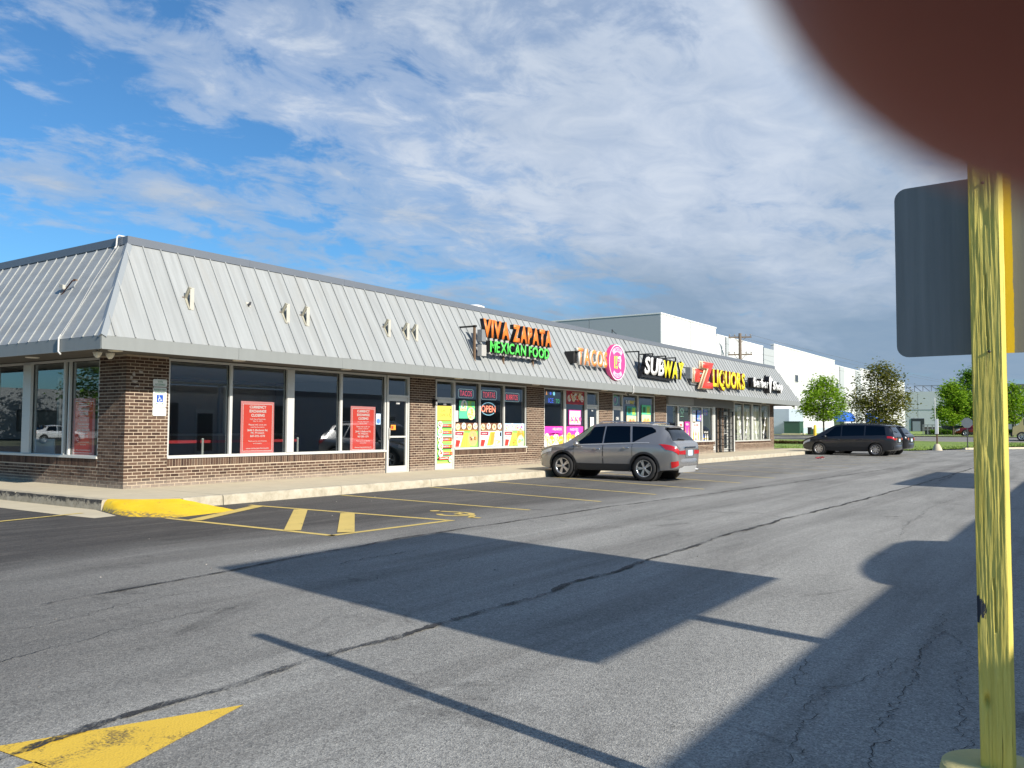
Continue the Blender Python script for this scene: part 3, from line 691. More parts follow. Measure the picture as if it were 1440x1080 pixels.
bay(22.36, 25.57, .56, 2.735, [(23.80, 23.89)])
bay(26.84, 29.88, .60, 2.38, [(28.16, 28.27), (29.74, 29.80)]); bay(29.90, 32.72, .60, 2.38, [(31.18, 31.30)])
bay(36.02, 42.26, .56, 2.735, [(37.45, 37.53), (38.88, 39.16), (40.58, 40.64)])
bay(.99, 17.9, .60, 2.735, [(2.17, 2.22), (2.36, 2.44), (3.84, 4.20), (5.62, 5.98), (7.4, 7.76), (9.2, 9.56), (11.0, 11.36), (12.8, 13.16), (14.6, 14.96)], 'l')
obj('shutter_box', MB().box((26.84, -.10, 2.40), (29.86, .2, 2.74)), mat('shutter_grey', (.30, .31, .31), .5, var=.06), mall)
obj('shutter_box', MB().box((29.90, -.08, 2.40), (34.3, .2, 2.74)), mat('shutter_dark', (.16, .16, .16), .5, var=.06), mall)
def door(a, b_, zt=2.12, z1=2.735, fm=M_alu, w=.0, hinge='r', pull=True, zb=.02):
    fr = MB(); j = .05
    fr.box((a, w+.0, 0), (a+j, w+.13, z1)).box((b_-j, w+.0, 0), (b_, w+.13, z1)).box((a+j, w, z1-.06), (b_-j, w+.13, z1)).box((a+j, w, zt), (b_-j, w+.13, zt+.07)).box((a+j, w, 0), (b_-j, w+.13, .015))
    root = obj('door_frame', fr, fm, mall)
    lf = MB(); s = .06; p, q = a+j+.004, b_-j-.004
    lf.box((p, w+.03, zb), (p+s, w+.075, zt-.006)).box((q-s, w+.03, zb), (q, w+.075, zt-.006)).box((p+s, w+.03, zt-.10), (q-s, w+.075, zt-.006)).box((p+s, w+.03, zb), (q-s, w+.075, zb+.16))
    leaf = obj('door', lf, fm, root)
    obj('pane', MB().quad((p+s, w+.05, zb+.16), (q-s, w+.05, zb+.16), (q-s, w+.05, zt-.10), (p+s, w+.05, zt-.10)), M_glass, root)
    obj('transom_pane', MB().quad((a+j, w+.06, zt+.07), (b_-j, w+.06, zt+.07), (b_-j, w+.06, z1-.06), (a+j, w+.06, z1-.06)), M_glass, root)
    if pull:
        x = p+.03 if hinge == 'r' else q-.03
        obj('handle', MB().tube([(x, w+.03, .95), (x, w-.03, .95), (x, w-.03, 1.25), (x, w+.03, 1.25)], .012, 8), M_alu, root)
        obj('push_bar', MB().box((p+s, w+.02, .98), (q-s, w+.032, 1.03)), M_alu, root)
    return root
d1 = door(7.82, 8.76); d2 = door(9.95, 10.88, hinge='l'); d3 = door(19.22, 20.22); d4 = door(21.44, 22.34, fm=M_alu)
# recessed liquor shop entrance
rc = MB().box((32.74, -.0, 0), (33.04, .25, 2.735)).box((35.86, 0, 0), (36.0, .25, 2.735))
obj('entry_post', rc, M_alu, mall)
obj('entry_header', MB().box((33.05, .0, 2.36), (35.85, .10, 2.735)), mat('shutter_dark', (.16, .16, .16)), mall)
ew = obj('entry_wall', MB().box((34.2, .31, 0), (35.1, .5, 2.73)), M_mortar, mall); jb = MB()
for rw in range(40):
    u = 34.2-(.1025 if rw % 2 else 0)
    while u < 35.08:
        p, q = max(u, 34.201), min(u+bl, 35.099)
        if q-p > .03: jb.box((p, .305, .004+rw*.068), (q, .40, .061+rw*.068), 0, ('back',))
        u += bl+j_
o = obj('brickwork', jb, M_brick_i, ew); o['kind'] = 'stuff'
door(33.06, 34.18, fm=M_frame_dk, w=.32); door(35.10, 35.85, fm=M_alu, w=.32)
gate = MB()
for x in (33.30, 33.75, 35.80): gate.box((x-.025, .02, .03), (x+.025, .07, 2.2))
gate.box((33.05, .03, 0.0), (33.30, .09, 2.25))
for z in (.12, .48, .84, 1.2, 1.56, 1.92, 2.18): gate.box((33.76, .03, z-.018), (35.78, .06, z+.018))
obj('security_gate', gate, M_black, mall)

# --- what can be made out inside
st_ = mat('belt_red', (.35, .02, .025), .6)
post_xy = [(1.5, 1.6), (3.0, 1.6), (4.5, 1.6), (6.0, 1.6)]
for i, (x, y) in enumerate(post_xy):
    t = thing('stanchion', 'chrome queue post with red belt behind the dark glass, %s from the brick corner' % ('nearest', 'second', 'third', 'fourth')[i], 'queue post', (x, y, .012), 0, 'queue posts inside the closed shop')
    obj('base', MB().lathe([(.16, 0), (.16, .02), (.03, .05)], 16), M_alu, t); obj('pole', MB().lathe([(.03, .05), (.03, .95), (.035, .96), (.0, .98)], 12), M_alu, t)
    if i < 3: obj('belt', MB().box((.03, -.004, .86), (1.47, .004, .93)), st_, t)
ct = thing('counter', 'long dark service counter inside the closed shop', 'counter', (1.0, 4.2, .012))
obj('body', MB().box((0, 0, 0), (7.2, .7, 1.0)), mat('counter_front', (.12, .08, .055), .6), ct); obj('top', MB().box((-.03, -.05, 1.0), (7.23, .75, 1.05)), mat('counter_top', (.2, .2, .2), .3), ct)
obj('glazing_frame', MB().box((0, .3, 1.05), (.06, .36, 2.5)).box((2.4, .3, 1.05), (2.46, .36, 2.5)).box((4.8, .3, 1.05), (4.86, .36, 2.5)).box((0, .3, 2.44), (7.2, .36, 2.5)), M_alu, ct)
wb = thing('display_board', 'white board leaning inside the left side window', 'board', (.42, 4.05, .03), 0)
obj('panel', MB().add([(0, .58, 0), (0, -.55, 0), (.0, -.50, .94), (.0, .56, .94), (.03, .58, 0), (.03, -.55, 0), (.03, -.50, .94), (.03, .56, .94)], [(0, 1, 2, 3), (7, 6, 5, 4), (3, 2, 6, 7), (0, 3, 7, 4), (1, 5, 6, 2)]), mat('board_white', (.72, .76, .80), .5), wb); obj('stand', MB().box((.03, -.5, -.018), (.2, .5, .0)), M_alu, wb)
for i, x in enumerate((27.2, 29.2, 31.2)):
    t = thing('shelf_unit', 'stocked shelf inside the liquor shop, %s from the left' % ('first', 'second', 'third')[i], 'shelf', (x, 2.2, .012), 0, 'shelves in the liquor shop')
    obj('rack', MB().box((0, 0, 0), (.03, .5, 1.9)).box((1.5, 0, 0), (1.53, .5, 1.9)).box((.03, 0, .3), (1.5, .5, .33)).box((.03, 0, .8), (1.5, .5, .83)).box((.03, 0, 1.3), (1.5, .5, 1.33)), M_frame_dk, t)
    mb = MB(); r = random.Random(i)
    for z in (.33, .83, 1.33):
        for k in range(13): mb.lathe([(.04, 0), (.04, .2), (.015, .26), (.015, .32), (0, .32)], 8, r.randrange(3), (.1+k*.108, .12, z))
    o = obj('bottles', mb, [mat('bottle_amber', (.25, .10, .03), .15), mat('bottle_green', (.04, .14, .06), .15), mat('bottle_clear', (.5, .5, .48), .2)], t)
# ================================================================== SIGNS AND SMALL THINGS ON THE SHOPS
def roof_y(z): return -O_+(z-ZT)*(O_-RI)/(Z0-ZT)
LS = .62
M_or = mat('letter_orange', (.80, .20, .03), .4); M_or2 = mat('letter_orange_pale', (.82, .27, .07), .4); M_gr = mat('letter_green', (.10, .72, .10), .4)
M_ret = mat('letter_return_black', (.012, .011, .012), .4); M_retw = mat('letter_return_white', (.70, .66, .60), .5)
M_pink = mat('sign_pink', (.80, .06, .25), .4); M_yel = mat('letter_yellow', (.86, .72, .02), .4); M_red = mat('sign_red', (.78, .06, .045), .4); M_dkred = mat('letter_return_red', (.16, .02, .015), .4)
M_cream = mat('sign_cream', (.78, .60, .42), .5); M_rust = mat('rusty_post', (.16, .10, .06), .8, var=.3, vscale=20)

vz = thing('storefront_sign', 'orange and green channel letter sign reading VIVA ZAPATA MEXICAN FOOD on the metal roof', 'sign', (12.7, -1.1, 3.28))
V = Vector((12.7, -1.1, 3.28))
letters(vz, 'VIVA', 10.86-V.x, 12.28-V.x, 4.04-V.z, 4.60-V.z, 0, .15, M_or, M_ret, .055, .035)
letters(vz, 'ZAPATA', 12.46-V.x, 14.82-V.x, 4.02-V.z, 4.58-V.z, 0, .15, M_or, M_ret, .055, .035)
letters(vz, 'MEXICAN', 11.22-V.x, 13.22-V.x, 3.60-V.z, 3.95-V.z, 0, .18, M_gr, M_ret, .022, .07)
letters(vz, 'FOOD', 13.40-V.x, 14.66-V.x, 3.60-V.z, 3.95-V.z, 0, .18, M_gr, M_ret, .03, .07)
rw = MB().box((-1.85, .17, .70), (2.15, .25, .80)).box((-1.5, .145, .28), (2.0, .215, .40))
obj('raceway', rw, mat('raceway_white', (.40, .39, .37), .6, var=.1), vz)
obj('bracket_post', MB().box((-1.95, .25, .0), (-1.89, .31, 1.12)), M_rust, vz); obj('bracket_post', MB().box((1.33, .25, .02), (1.39, .31, .75)), M_rust, vz); obj('bracket_post', MB().box((-.40, .25, .0), (-.35, .31, .40)), M_rust, vz)
obj('bracket_arm', MB().box((-1.95, .20, 1.06), (-1.90, .90, 1.11)), M_black, vz); obj('bracket_arm', MB().box((1.33, .24, .85), (1.38, .78, .90)), M_black, vz)
vz.location = (12.327, -1.35, 3.247); vz.scale = (.9835, 1, .9835)
obj('transformer_box', MB().box((-1.88, .03, .62), (-1.66, .20, .98)), mat('box_grey', (.20, .21, .22), .5), vz); obj('transformer_box', MB().box((-1.86, .05, .18), (-1.62, .21, .52)), mat('raceway_white', (.6, .6, .6)), vz)

tu = thing('storefront_sign', 'orange TACOS letters beside a round pink UP sign on the metal roof', 'sign', (18.2, -1.25, 3.4)); V = Vector((18.2, -1.25, 3.4))
letters(tu, 'TACOS', 16.38-V.x, 18.60-V.x, 3.54-V.z, 4.14-V.z, 0, .15, M_or2, M_retw, .03, .10)
rp = MB(); rp.lathe([(.0, .0), (.69, .0), (.70, .02), (.70, .17), (.0, .17)], 36, 0, (0, 0, 0), 'y'); rb = obj('round_plate', rp, M_pink, tu, (19.36-V.x, -.03, 3.80-V.z)); smooth_obj(rb, 30)
art = MB(); U, Z_ = Vector((1, 0, 0)), Vector((0, 0, 1)); c = Vector((0, -.004, 0))
art.ring(c, U, Z_, .655, .69, 36, 0); art.ring(c, U, Z_, .40, .60, 14, 4, .75, 2.4); art.ring(c, U, Z_, .42, .60, 14, 4, -2.3, -.85)
for x0, x1, mi in ((-.28, -.19, 2), (-.15, .0, 3), (.04, .28, 0)): art.quad((x0, -.005, -.22+(.1 if mi == 0 else 0)), (x1, -.005, -.26), (x1, -.005, .26), (x0, -.005, .22), mi)
art.disc((.16, -.006, .10), U, Z_, .15, 14, 0); put_text(art, 'TACOS', (0, -.006, .50), .50, .13, 1); put_text(art, 'UP', (.0, -.008, .0), .42, .30, 1, bold=.03); put_text(art, 'TO GO', (0, -.006, -.51), .42, .11, 1)
obj('print', art, [M_white, M_pink, mat('print_yellow', (.85, .6, .1), .5), mat('print_green', (.3, .65, .12), .5), mat('print_palepink', (.82, .45, .58), .5)], rb)
obj('bracket', MB().box((-1.9, .15, .20), (-1.62, .52, .62)), M_ret, tu); obj('bracket', MB().box((-.9, .15, .3), (-.84, .5, .36)), M_ret, tu)  # left block is oversize and black, standing for a box plus its shadow

sb = thing('storefront_sign', 'white and yellow SUBWAY letters on a black backing on the metal roof', 'sign', (23.4, -1.35, 3.36)); V = Vector((23.4, -1.35, 3.36))
M_wh = mat('letter_white', (.84, .84, .82), .4)
letters(sb, 'SUB', 21.62-V.x, 23.52-V.x, 3.48-V.z, 4.20-V.z, 0, .10, M_wh, M_ret, .035, .05, .16)
letters(sb, 'WAY', 23.42-V.x, 25.62-V.x, 3.43-V.z, 4.17-V.z, 0, .10, M_yel, M_ret, .035, .0, .12)
bp = MB().prism([(-1.86, .10, .02), (1.30, .10, -.03), (1.52, .10, .86), (.2, .10, .92), (-1.40, .10, .96), (-1.55, .10, .60)], (0, .14, 0)); obj('backing', bp, M_ret, sb)
ar_ = MB().prism([(2.00, -.001, .88), (2.25, -.001, .78), (2.05, -.001, .62), (2.07, -.001, .72), (1.8, -.001, .66), (1.78, -.001, .78), (2.02, -.001, .81)], (0, .1, 0), 0, 1); obj('arrow', ar_, [M_yel, M_ret], sb)
for x in (-1.72, -.4, .95, 2.0):
    fm_ = MB(); zt = 1.08; yb_ = roof_y(V.z+zt)-V.y-.02
    fm_.box((x-.025, .26, -.10), (x+.025, .31, zt)).box((x-.025, .31, zt-.05), (x+.025, yb_, zt)).tube([(x, .30, -.06), (x, yb_, zt-.08)], .012, 6)
    obj('bracket', fm_, M_black, sb)
obj('conduit', MB().tube([(2.1, .28, .5), (2.9, .5, .45), (3.9, .30, .15)], .012, 6), M_black, sb)

ez = thing('storefront_sign', 'red EZ and yellow LIQUORS letters sign on the metal roof', 'sign', (30.3, -1.45, 3.1)); V = Vector((30.3, -1.45, 3.1))
letters(ez, 'LIQUORS', 28.95-V.x, 33.50-V.x, 3.27-V.z, 4.12-V.z, 0, .16, M_yel, M_dkred, .035, .06)
letters(ez, 'Z', 27.30-V.x, 28.78-V.x, 3.14-V.z, 4.36-V.z, -.10, .14, M_red, M_cream, .045, .05, .0)
letters(ez, 'Z', 27.20-V.x, 28.80-V.x, 3.10-V.z, 4.40-V.z, .041, .06, M_cream, M_cream, .075, .05, .0)
letters(ez, 'E', 26.96-V.x, 28.70-V.x, 3.42-V.z, 4.02-V.z, .11, .08, M_red, M_cream, .03, .05)
letters(ez, 'E', 26.88-V.x, 28.74-V.x, 3.38-V.z, 4.06-V.z, .192, .05, M_cream, M_cream, .06, .05)
fm_ = MB().box((-3.45, .245, .2), (3.1, .30, .32)).box((-3.75, .15, .45), (-3.5, .4, .95)); obj('raceway', fm_, mat('box_grey', (.2, .21, .22)), ez)
for x in (-3.6, -1.2, 1.2, 3.0):
    zt = .98; yb_ = roof_y(V.z+zt)-V.y-.02
    obj('bracket', MB().tube([(x, .27, .95), (x, yb_, zt)], .018, 6).tube([(x, .27, .25), (x, roof_y(V.z+.25)-V.y-.01, .25)], .018, 6).tube([(x, .27, .25), (x, .27, .95)], .018, 6), M_black, ez)

bs = thing('storefront_sign', 'small black and white gothic letter sign reading Barber Shop far along the roof', 'sign', (37.6, -1.4, 3.4)); V = Vector((37.6, -1.4, 3.4))
letters(bs, 'Barber', 35.05-V.x, 37.62-V.x, 3.52-V.z, 4.02-V.z, 0, .26, M_wh, M_ret, .05, .02)
letters(bs, 'Shop', 38.45-V.x, 40.30-V.x, 3.48-V.z, 3.98-V.z, 0, .26, M_wh, M_ret, .05, .02)
pl = MB().prism([(.22, 0, -.05), (.30, 0, -.14), (.40, 0, -.05), (.56, 0, .55), (.70, 0, .60), (.66, 0, .74), (.46, 0, .70), (.36, 0, .84), (.18, 0, .80), (.10, 0, .60)], (0, .26, 0), 0, 1); obj('emblem', pl, [M_wh, M_ret], bs)
pl = MB().prism([(.04, .262, -.12), (.5, .262, -.1), (.80, .262, .66), (.50, .262, .78), (.36, .262, .92), (.1, .262, .86), (-.02, .262, .5)], (0, .04, 0)); obj('backing', pl, M_ret, bs)
obj('backing', MB().box((-2.66, .262, .08), (-.02, .31, .62)), M_ret, bs); obj('backing', MB().box((.82, .262, .04), (2.78, .31, .60)), M_ret, bs)
obj('bracket', MB().tube([(-2.85, .29, .45), (-2.85, .62, .45)], .02, 6).tube([(-2.85, .29, .45), (-2.5, .29, .35)], .02, 6), M_black, bs)

# bare mounting brackets of a removed sign: folded plates standing on the roof slope
M_brk = mat('bracket_white', (.46, .445, .39), .6, var=.15, vscale=9); M_brki = mat('bracket_inner', (.34, .325, .26), .7, var=.25, vscale=12)
words = ('nearest the left hip', 'second from the left hip', 'third from the left hip', 'fourth from the left hip', 'fifth from the left hip', 'nearest the VIVA ZAPATA sign')
for (x, z), w_ in zip(((.86, 3.92), (3.42, 3.90), (4.03, 3.90), (6.89, 3.90), (7.63, 3.88), (8.00, 3.88)), words):
    t = thing('sign_bracket', 'bare pale bracket of a removed sign on the roof slope, %s' % w_, 'bracket', (x, roof_y(z), z), 0, 'bare brackets of a removed sign on the roof')
    T, V_, B_ = Vector((0, -.14, .25)), Vector((0, .02, .03)), Vector((0, -.14, -.22))
    obj('flange', MB().prism([T+Vector((-.01, 0, 0)), B_+Vector((-.01, 0, 0)), B_+Vector((.085, 0, 0)), T+Vector((.085, 0, 0))], (0, .008, 0)), M_brk, t)
    for p, q in ((T, V_), (V_, B_)):
        d = (q-p).normalized(); n_ = Vector((0, d.z, -d.y)); mb = MB()
        mb.obox((p+q)/2+Vector((-.015, .006, 0)), d, Vector((1, 0, 0)), n_, (q-p).length/2, .030, .022, 0)
        obj('leg', mb, M_brki, t)
    obj('gusset', MB().prism([T+Vector((.06, .008, 0)), B_+Vector((.06, .008, 0)), V_+Vector((.06, 0, 0))], (.006, 0, 0)), M_brk, t)
    obj('bolt', MB().tube([V_+Vector((-.09, .0, .02)), V_+Vector((-.02, .0, .02))], .012, 6), M_rust, t)
t = thing('pipe_stub', 'short dark pipe stub poking out of the roof slope', 'pipe', (2.47, roof_y(4.02), 4.02)); obj('stub', MB().tube([(0, .05, -.02), (-.02, -.08, .0), (-.02, -.12, .05)], [.03, .03, .02], 8), mat('stub_grey', (.09, .09, .1), .5), t)
obj('flange', MB().obox((0, -.01, 0), (1, 0, 0), (0, sn, -cs), (0, cs, sn), .05, .008, .06), M_brk, t)
t = thing('cable_bracket', 'broken rusty bracket hanging across the seams of the left roof slope', 'bracket', (-.62, 1.05, 4.15))
obj('rod', MB().tube([(-.06, .28, -.16), (-.05, -.12, .10), (-.06, -.22, .10)], [.012, .014, .02], 7), mat('rust_red', (.14, .06, .045), .8), t); obj('clip', MB().obox((-.05, .26, .02), (0, 1, .2), (1, 0, 0), (0, 0, 1), .07, .03, .04), M_brk, t); obj('clip', MB().obox((-.05, -.24, .11), (0, 1, .2), (1, 0, 0), (0, 0, 1), .05, .02, .015), M_rust, t)
t = thing('roof_cable', 'white cable conduit folded over the coping and fascia of the left roof slope', 'cable', (-.2, .2, 2.68))
lp = lambda y, z, n=.05: (roof_y(z)-n*sn-(-.2), y-.2, z+n*cs-2.68)
obj('conduit', MB().tube([(.24, -.02, 2.52), (.06, -.02, 2.52), (.03, -.02, 2.49), (.03, 0, 2.30), lp(.2, 4.9), ], .018, 8), mat('conduit_pale', (.55, .55, .53), .6), t)
obj('cable', MB().tube([lp(.2, 4.9), lp(.2, 4.6), lp(.24, 4.2, .04), lp(.18, 3.6, .03), lp(.15, 3.02, .05)], .006, 6), mat('cable_grey', (.42, .42, .41), .6), t)
obj('conduit', MB().tube([lp(.15, 3.02, .05), (-1.105, -.03, .30), (-1.105, -.03, .03), (-1.09, -.09, -.02)], .018, 8), mat('conduit_pale', (.55, .55, .53), .6), t)
for i, (x, y) in enumerate(((-.88, -.46), (-.57, -.37))):
    t = thing('flood_light', 'white bell shaped lamp under the corner eave, the %s one' % ('left' if i == 0 else 'right'), 'lamp', (x, y, 2.752), 0, 'lamps under the corner eave')
    obj('socket', MB().lathe([(.03, 0), (.03, -.04), (.04, -.045)], 12), M_alu, t); o = obj('lamp_shade', MB().lathe([(.04, -.03), (.085, -.04), (.085, -.06), (.06, -.12), (.03, -.155), (0, -.16)], 16), mat('lamp_white', (.72, .70, .62), .35), t)
def cam_thing(x, y, label):
    t = thing('security_camera', label, 'camera', (x, y, 2.752)); obj('mount', MB().lathe([(.05, 0), (.05, -.03), (.0, -.03)], 12), M_white, t)
    obj('body', MB().tube([(0, .05, -.07), (-.06, -.10, -.10)], .045, 10), M_white, t); obj('lens', MB().tube([(-.06, -.10, -.10), (-.068, -.12, -.104)], .035, 10), M_black, t)
cam_thing(21.87, -.40, 'white security camera under the eave above the SUBWAY door'); cam_thing(44.0, -.9, 'small security camera under the far right end of the eave')
t = thing('fascia_conduit', 'short white conduit crossing the fascia below the round pink sign', 'conduit', (20.7, -1.27, 2.7)); obj('pipe', MB().tube([(.0, -.03, .28), (.02, -.03, .0), (.02, .02, -.05)], .018, 8), M_white, t); obj('strap', MB().box((-.03, -.016, .12), (.05, -.052, .15)), M_alu, t)
t = thing('wall_lamp', 'small dark lamp box on the brick pier left of the green menu door', 'lamp', (9.84, -.0, 2.02)); obj('housing', MB().box((-.05, -.12, -.09), (.05, 0, .09)), M_black, t); obj('lens', MB().box((-.035, -.128, -.07), (.035, -.121, .02)), mat('lens_grey', (.3, .3, .3), .3), t)
# on the flat roof
t = thing('roof_vent', 'white domed vent standing on the flat roof behind the coping', 'vent', (15.9, 3, 4.9)); smooth_obj(obj('dome', MB().lathe([(.42, .55), (.42, .85), (.36, .97), (.2, 1.03), (0, 1.05)], 20), M_white, t)); obj('base', MB().lathe([(.5, 0), (.5, .45), (.36, .55)], 20), M_alu, t)
t = thing('roof_hatch', 'low white box on the flat roof beside the domed vent', 'hatch', (14.1, 3.2, 4.9)); obj('body', MB().box((-.2, -.3, 0), (1.3, .5, .80)), M_white, t); obj('lid', MB().box((-.24, -.34, .80), (1.34, .54, .86)), M_white, t)
t = thing('vent_pipe', 'small dark vent pipe rising behind the coping near the left hip', 'pipe', (2.0, .9, 4.9)); obj('pipe', MB().lathe([(.05, 0), (.05, .40)], 12), M_black, t); obj('cap', MB().lathe([(.09, .38), (.09, .46), (.0, .49)], 12), M_black, t)
t = thing('mast', 'thin dark mast leaning over the coping above the round pink sign', 'mast', (22.05, .35, 4.9)); obj('rod', MB().tube([(0, 0, 0), (0, 0, .55)], .02, 6), M_black, t); obj('stay', MB().tube([(0, -.02, .5), (.05, -.50, .05), (.1, -.62, -.15)], .012, 6), M_black, t)
t = thing('roof_beam', 'low white parapet block on the flat roof far behind the round pink sign', 'parapet', (28.5, 12, 4.9)); obj('block', MB().box((-6, 0, 0), (6, .4, 1.75)), M_white, t); obj('cap', MB().box((-6.05, -.05, 1.75), (6.05, .45, 1.82)), M_alu, t)

# wheelchair parking plates on the corner pillar
M_sw = mat('plate_white', (.76, .78, .75), .45, var=.05); M_sg = mat('plate_green', (.03, .20, .09), .5); M_sb = mat('plate_blue', (.01, .08, .42), .45)
def plate(name, label, x0, x1, z0, z1):
    t = thing(name, label, 'sign', ((x0+x1)/2, -.012, z0)); w, h, k = (x1-x0)/2, z1-z0, .025; P_ = []
    for cx, cz, a0 in ((w-k, k, -90), (w-k, h-k, 0), (-w+k, h-k, 90), (-w+k, k, 180)):
        P_ += [(cx+k*math.cos(math.radians(a0+a)), -.008, cz+k*math.sin(math.radians(a0+a))) for a in (0, 30, 60, 90)]
    obj('plate', MB().prism(P_, (0, .004, 0)), M_sw, t); return t
t = plate('parking_plate', 'small plate reading VAN ACCESSIBLE above the wheelchair sign on the corner pillar', .60, .925, 2.115, 2.27); pm = MB()
put_text(pm, 'VAN', (0, -.0095, .105), .12, .04); put_text(pm, 'ACCESSIBLE', (0, -.0095, .048), .24, .035); pm.ring((0, -.009, .0775), (1, 0, 0), (0, 0, 1), .0, .0, 3)
for a in ((-.15, .018, .15, .022), (-.15, .133, .15, .137)): pm.quad((a[0], -.0095, a[1]), (a[2], -.0095, a[1]), (a[2], -.0095, a[3]), (a[0], -.0095, a[3]))
obj('lettering', pm, M_sg, t)
t = plate('parking_plate', 'white reserved parking plate with blue wheelchair square on the corner pillar', .605, .92, 1.685, 2.095); pm = MB()
put_text(pm, 'RESERVED', (0, -.0095, .365), .27, .042); put_text(pm, 'PARKING', (0, -.0095, .30), .22, .036); obj('lettering', pm, M_sg, t)
pm = MB(); pm.quad((-.075, -.0095, .10), (.075, -.0095, .10), (.075, -.0095, .255), (-.075, -.0095, .255)); obj('blue_square', pm, M_sb, t)
pm = MB(); U, Z_ = Vector((1, 0, 0)), Vector((0, 0, 1)); c = Vector((-.006, -.0105, .152)); pm.ring(c, U, Z_, .026, .037, 18, 0, 2.0, 6.0); pm.disc((-.018, -.0105, .232), U, Z_, .010, 10)
for a, b_ in (((-.018, .218), (-.012, .172)), ((-.012, .172), (.026, .172)), ((.024, .174), (.042, .128)), ((.042, .130), (.056, .134)), ((-.015, .196), (.016, .196))):
    p, q = Vector((a[0], -.0112, a[1])), Vector((b_[0], -.0112, b_[1])); d = (q-p).normalized(); n_ = Vector((-d.z, 0, d.x))*.006; pm.add([p-n_, q-n_, q+n_, p+n_], [(0, 1, 2, 3)])
obj('wheelchair_symbol', pm, M_sw, t)
pm = MB().quad((-.07, -.0095, .062), (.07, -.0095, .062), (.07, -.0095, .072), (-.07, -.0095, .072)).add([(-.09, -.0095, .067), (-.06, -.0095, .048), (-.06, -.0095, .086)], [(0, 1, 2)]).add([(.09, -.0095, .067), (.06, -.0095, .048), (.06, -.0095, .086)], [(0, 2, 1)]); obj('arrow', pm, M_sg, t)
t = plate('parking_plate', 'plain white fine plate below the wheelchair sign on the corner pillar', .605, .92, 1.50, 1.675); pm = MB(); put_text(pm, '$250', (0, -.0095, .115), .13, .045); put_text(pm, 'FINE', (0, -.0095, .055), .10, .035); obj('lettering', pm, mat('plate_pale_text', (.45, .55, .50), .6), t)

# red closing notices in the windows
M_pred = mat('poster_red', (.82, .075, .05), .55); M_ppink = mat('poster_edge', (.80, .28, .27), .55)
def notice(label, loc, rotz, w, h, tilt=0):
    t = thing('poster', label, 'poster', loc, rotz, 'red closing notices in the corner shop windows')
    bd = MB().prism([(-w/2, 0, 0), (w/2, 0, .006), (w/2-.01, 0, h), (-w/2, 0, h+.006)], (0, .008, 0)); obj('board', bd, M_ppink, t)
    k = .045; obj('field', MB().quad((-w/2+k, -.0015, k), (w/2-k, -.0015, k), (w/2-k, -.0015, h-k), (-w/2+k, -.0015, h-k)), M_pred, t)
    pm = MB(); b0 = .055; e = .012
    for x0, z0, x1, z1 in ((-w/2+b0, b0, w/2-b0, b0+e), (-w/2+b0, h-b0-e, w/2-b0, h-b0), (-w/2+b0, b0+e, -w/2+b0+e, h-b0-e), (w/2-b0-e, b0+e, w/2-b0, h-b0-e)): pm.quad((x0, -.003, z0), (x1, -.003, z0), (x1, -.003, z1), (x0, -.003, z1))
    L = (('CURRENCY', .895, .50, .055, .03), ('EXCHANGE', .815, .50, .055, .03), ('CLOSING', .735, .40, .055, .03), ('Last day of business', .660, .46, .030, .01), ('May 31, 2025', .620, .28, .030, .01), ('Please visit us at our', .555, .54, .032, .01), ('nearby location:', .505, .42, .030, .01),
         ('2646 S. Elmhurst Rd.', .448, .62, .042, .02), ('Mt. Prospect', .392, .40, .042, .02), ('847-593-1370', .335, .44, .042, .02), ('Thank you for your business', .235, .56, .030, .01), ('and loyalty', .190, .26, .028, .01), ('www.currencyexchange.com', .095, .68, .036, .02))
    for s_, z, tw, th, bo in L: put_text(pm, s_, (0, -.003, z*h), tw*w, th*h, bold=bo)
    obj('lettering', pm, M_white, t); return t
notice('red closing notice in the window nearest the corner pillar on the front side', (3.43, .10, .645), 0, .98, 1.225)
notice('red closing notice in the window next to the first door', (6.98, .10, .61), 0, .96, 1.225)
notice('dull red closing notice in the shaded left side window', (.10, 1.72, .635), -math.pi/2, .86, 1.235)

# food shop: neon signs, menus and food posters
def neon(label, s, x0, x1, z0, z1, col, border, bst=.25, st=1.6, y=.13):
    t = thing('neon_sign', label, 'neon sign', ((x0+x1)/2, y, z0)); w, h = x1-x0, z1-z0
    M_n = mat('neon_'+s.lower(), col, .4, emit=col, estr=st); M_b = mat('neon_border', border, .3, emit=border, estr=bst); k = .06; P_ = []
    for cx, cz, a0 in ((w/2-k, k, -90), (w/2-k, h-k, 0), (-w/2+k, h-k, 90), (-w/2+k, k, 180)): P_ += [(cx+k*math.cos(math.radians(a0+a)), 0, cz+k*math.sin(math.radians(a0+a))) for a in (0, 45, 90)]
    obj('tube_border', MB().tube(P_+[P_[0]], .011, 6), M_b, t)
    obj('backing', MB().prism([(-w/2, .03, 0), (w/2, .03, 0), (w/2, .03, h), (-w/2, .03, h)], (0, .01, 0)), M_black, t)
    mb = MB(); put_text(mb, s, (0, -.004, h/2), w*.80, h*.62, bold=-.012); obj('tube_letters', mb, M_n, t)
    obj('hanger', MB().tube([(-w*.3, .02, h), (-w*.3, .02, 2.7-z0)], .003, 4).tube([(w*.3, .02, h), (w*.3, .02, 2.7-z0)], .003, 4), M_black, t); return t
neon('red neon sign reading TACOS in the food shop window', 'TACOS', 11.22, 12.00, 2.22, 2.49, (.75, .05, .09), (.45, .62, .62))
neon('red neon sign reading TORTAS in the food shop window', 'TORTAS', 12.44, 13.30, 2.20, 2.50, (.62, .04, .05), (.45, .62, .62))
neon('red neon sign reading BURRITOS in the food shop window', 'BURRITOS', 13.78, 14.66, 2.17, 2.46, (.85, .05, .05), (.45, .62, .62))
t = thing('neon_sign', 'lit OPEN neon sign with pale blue oval in the food shop window', 'neon sign', (12.86, .13, 1.69)); mb = MB()
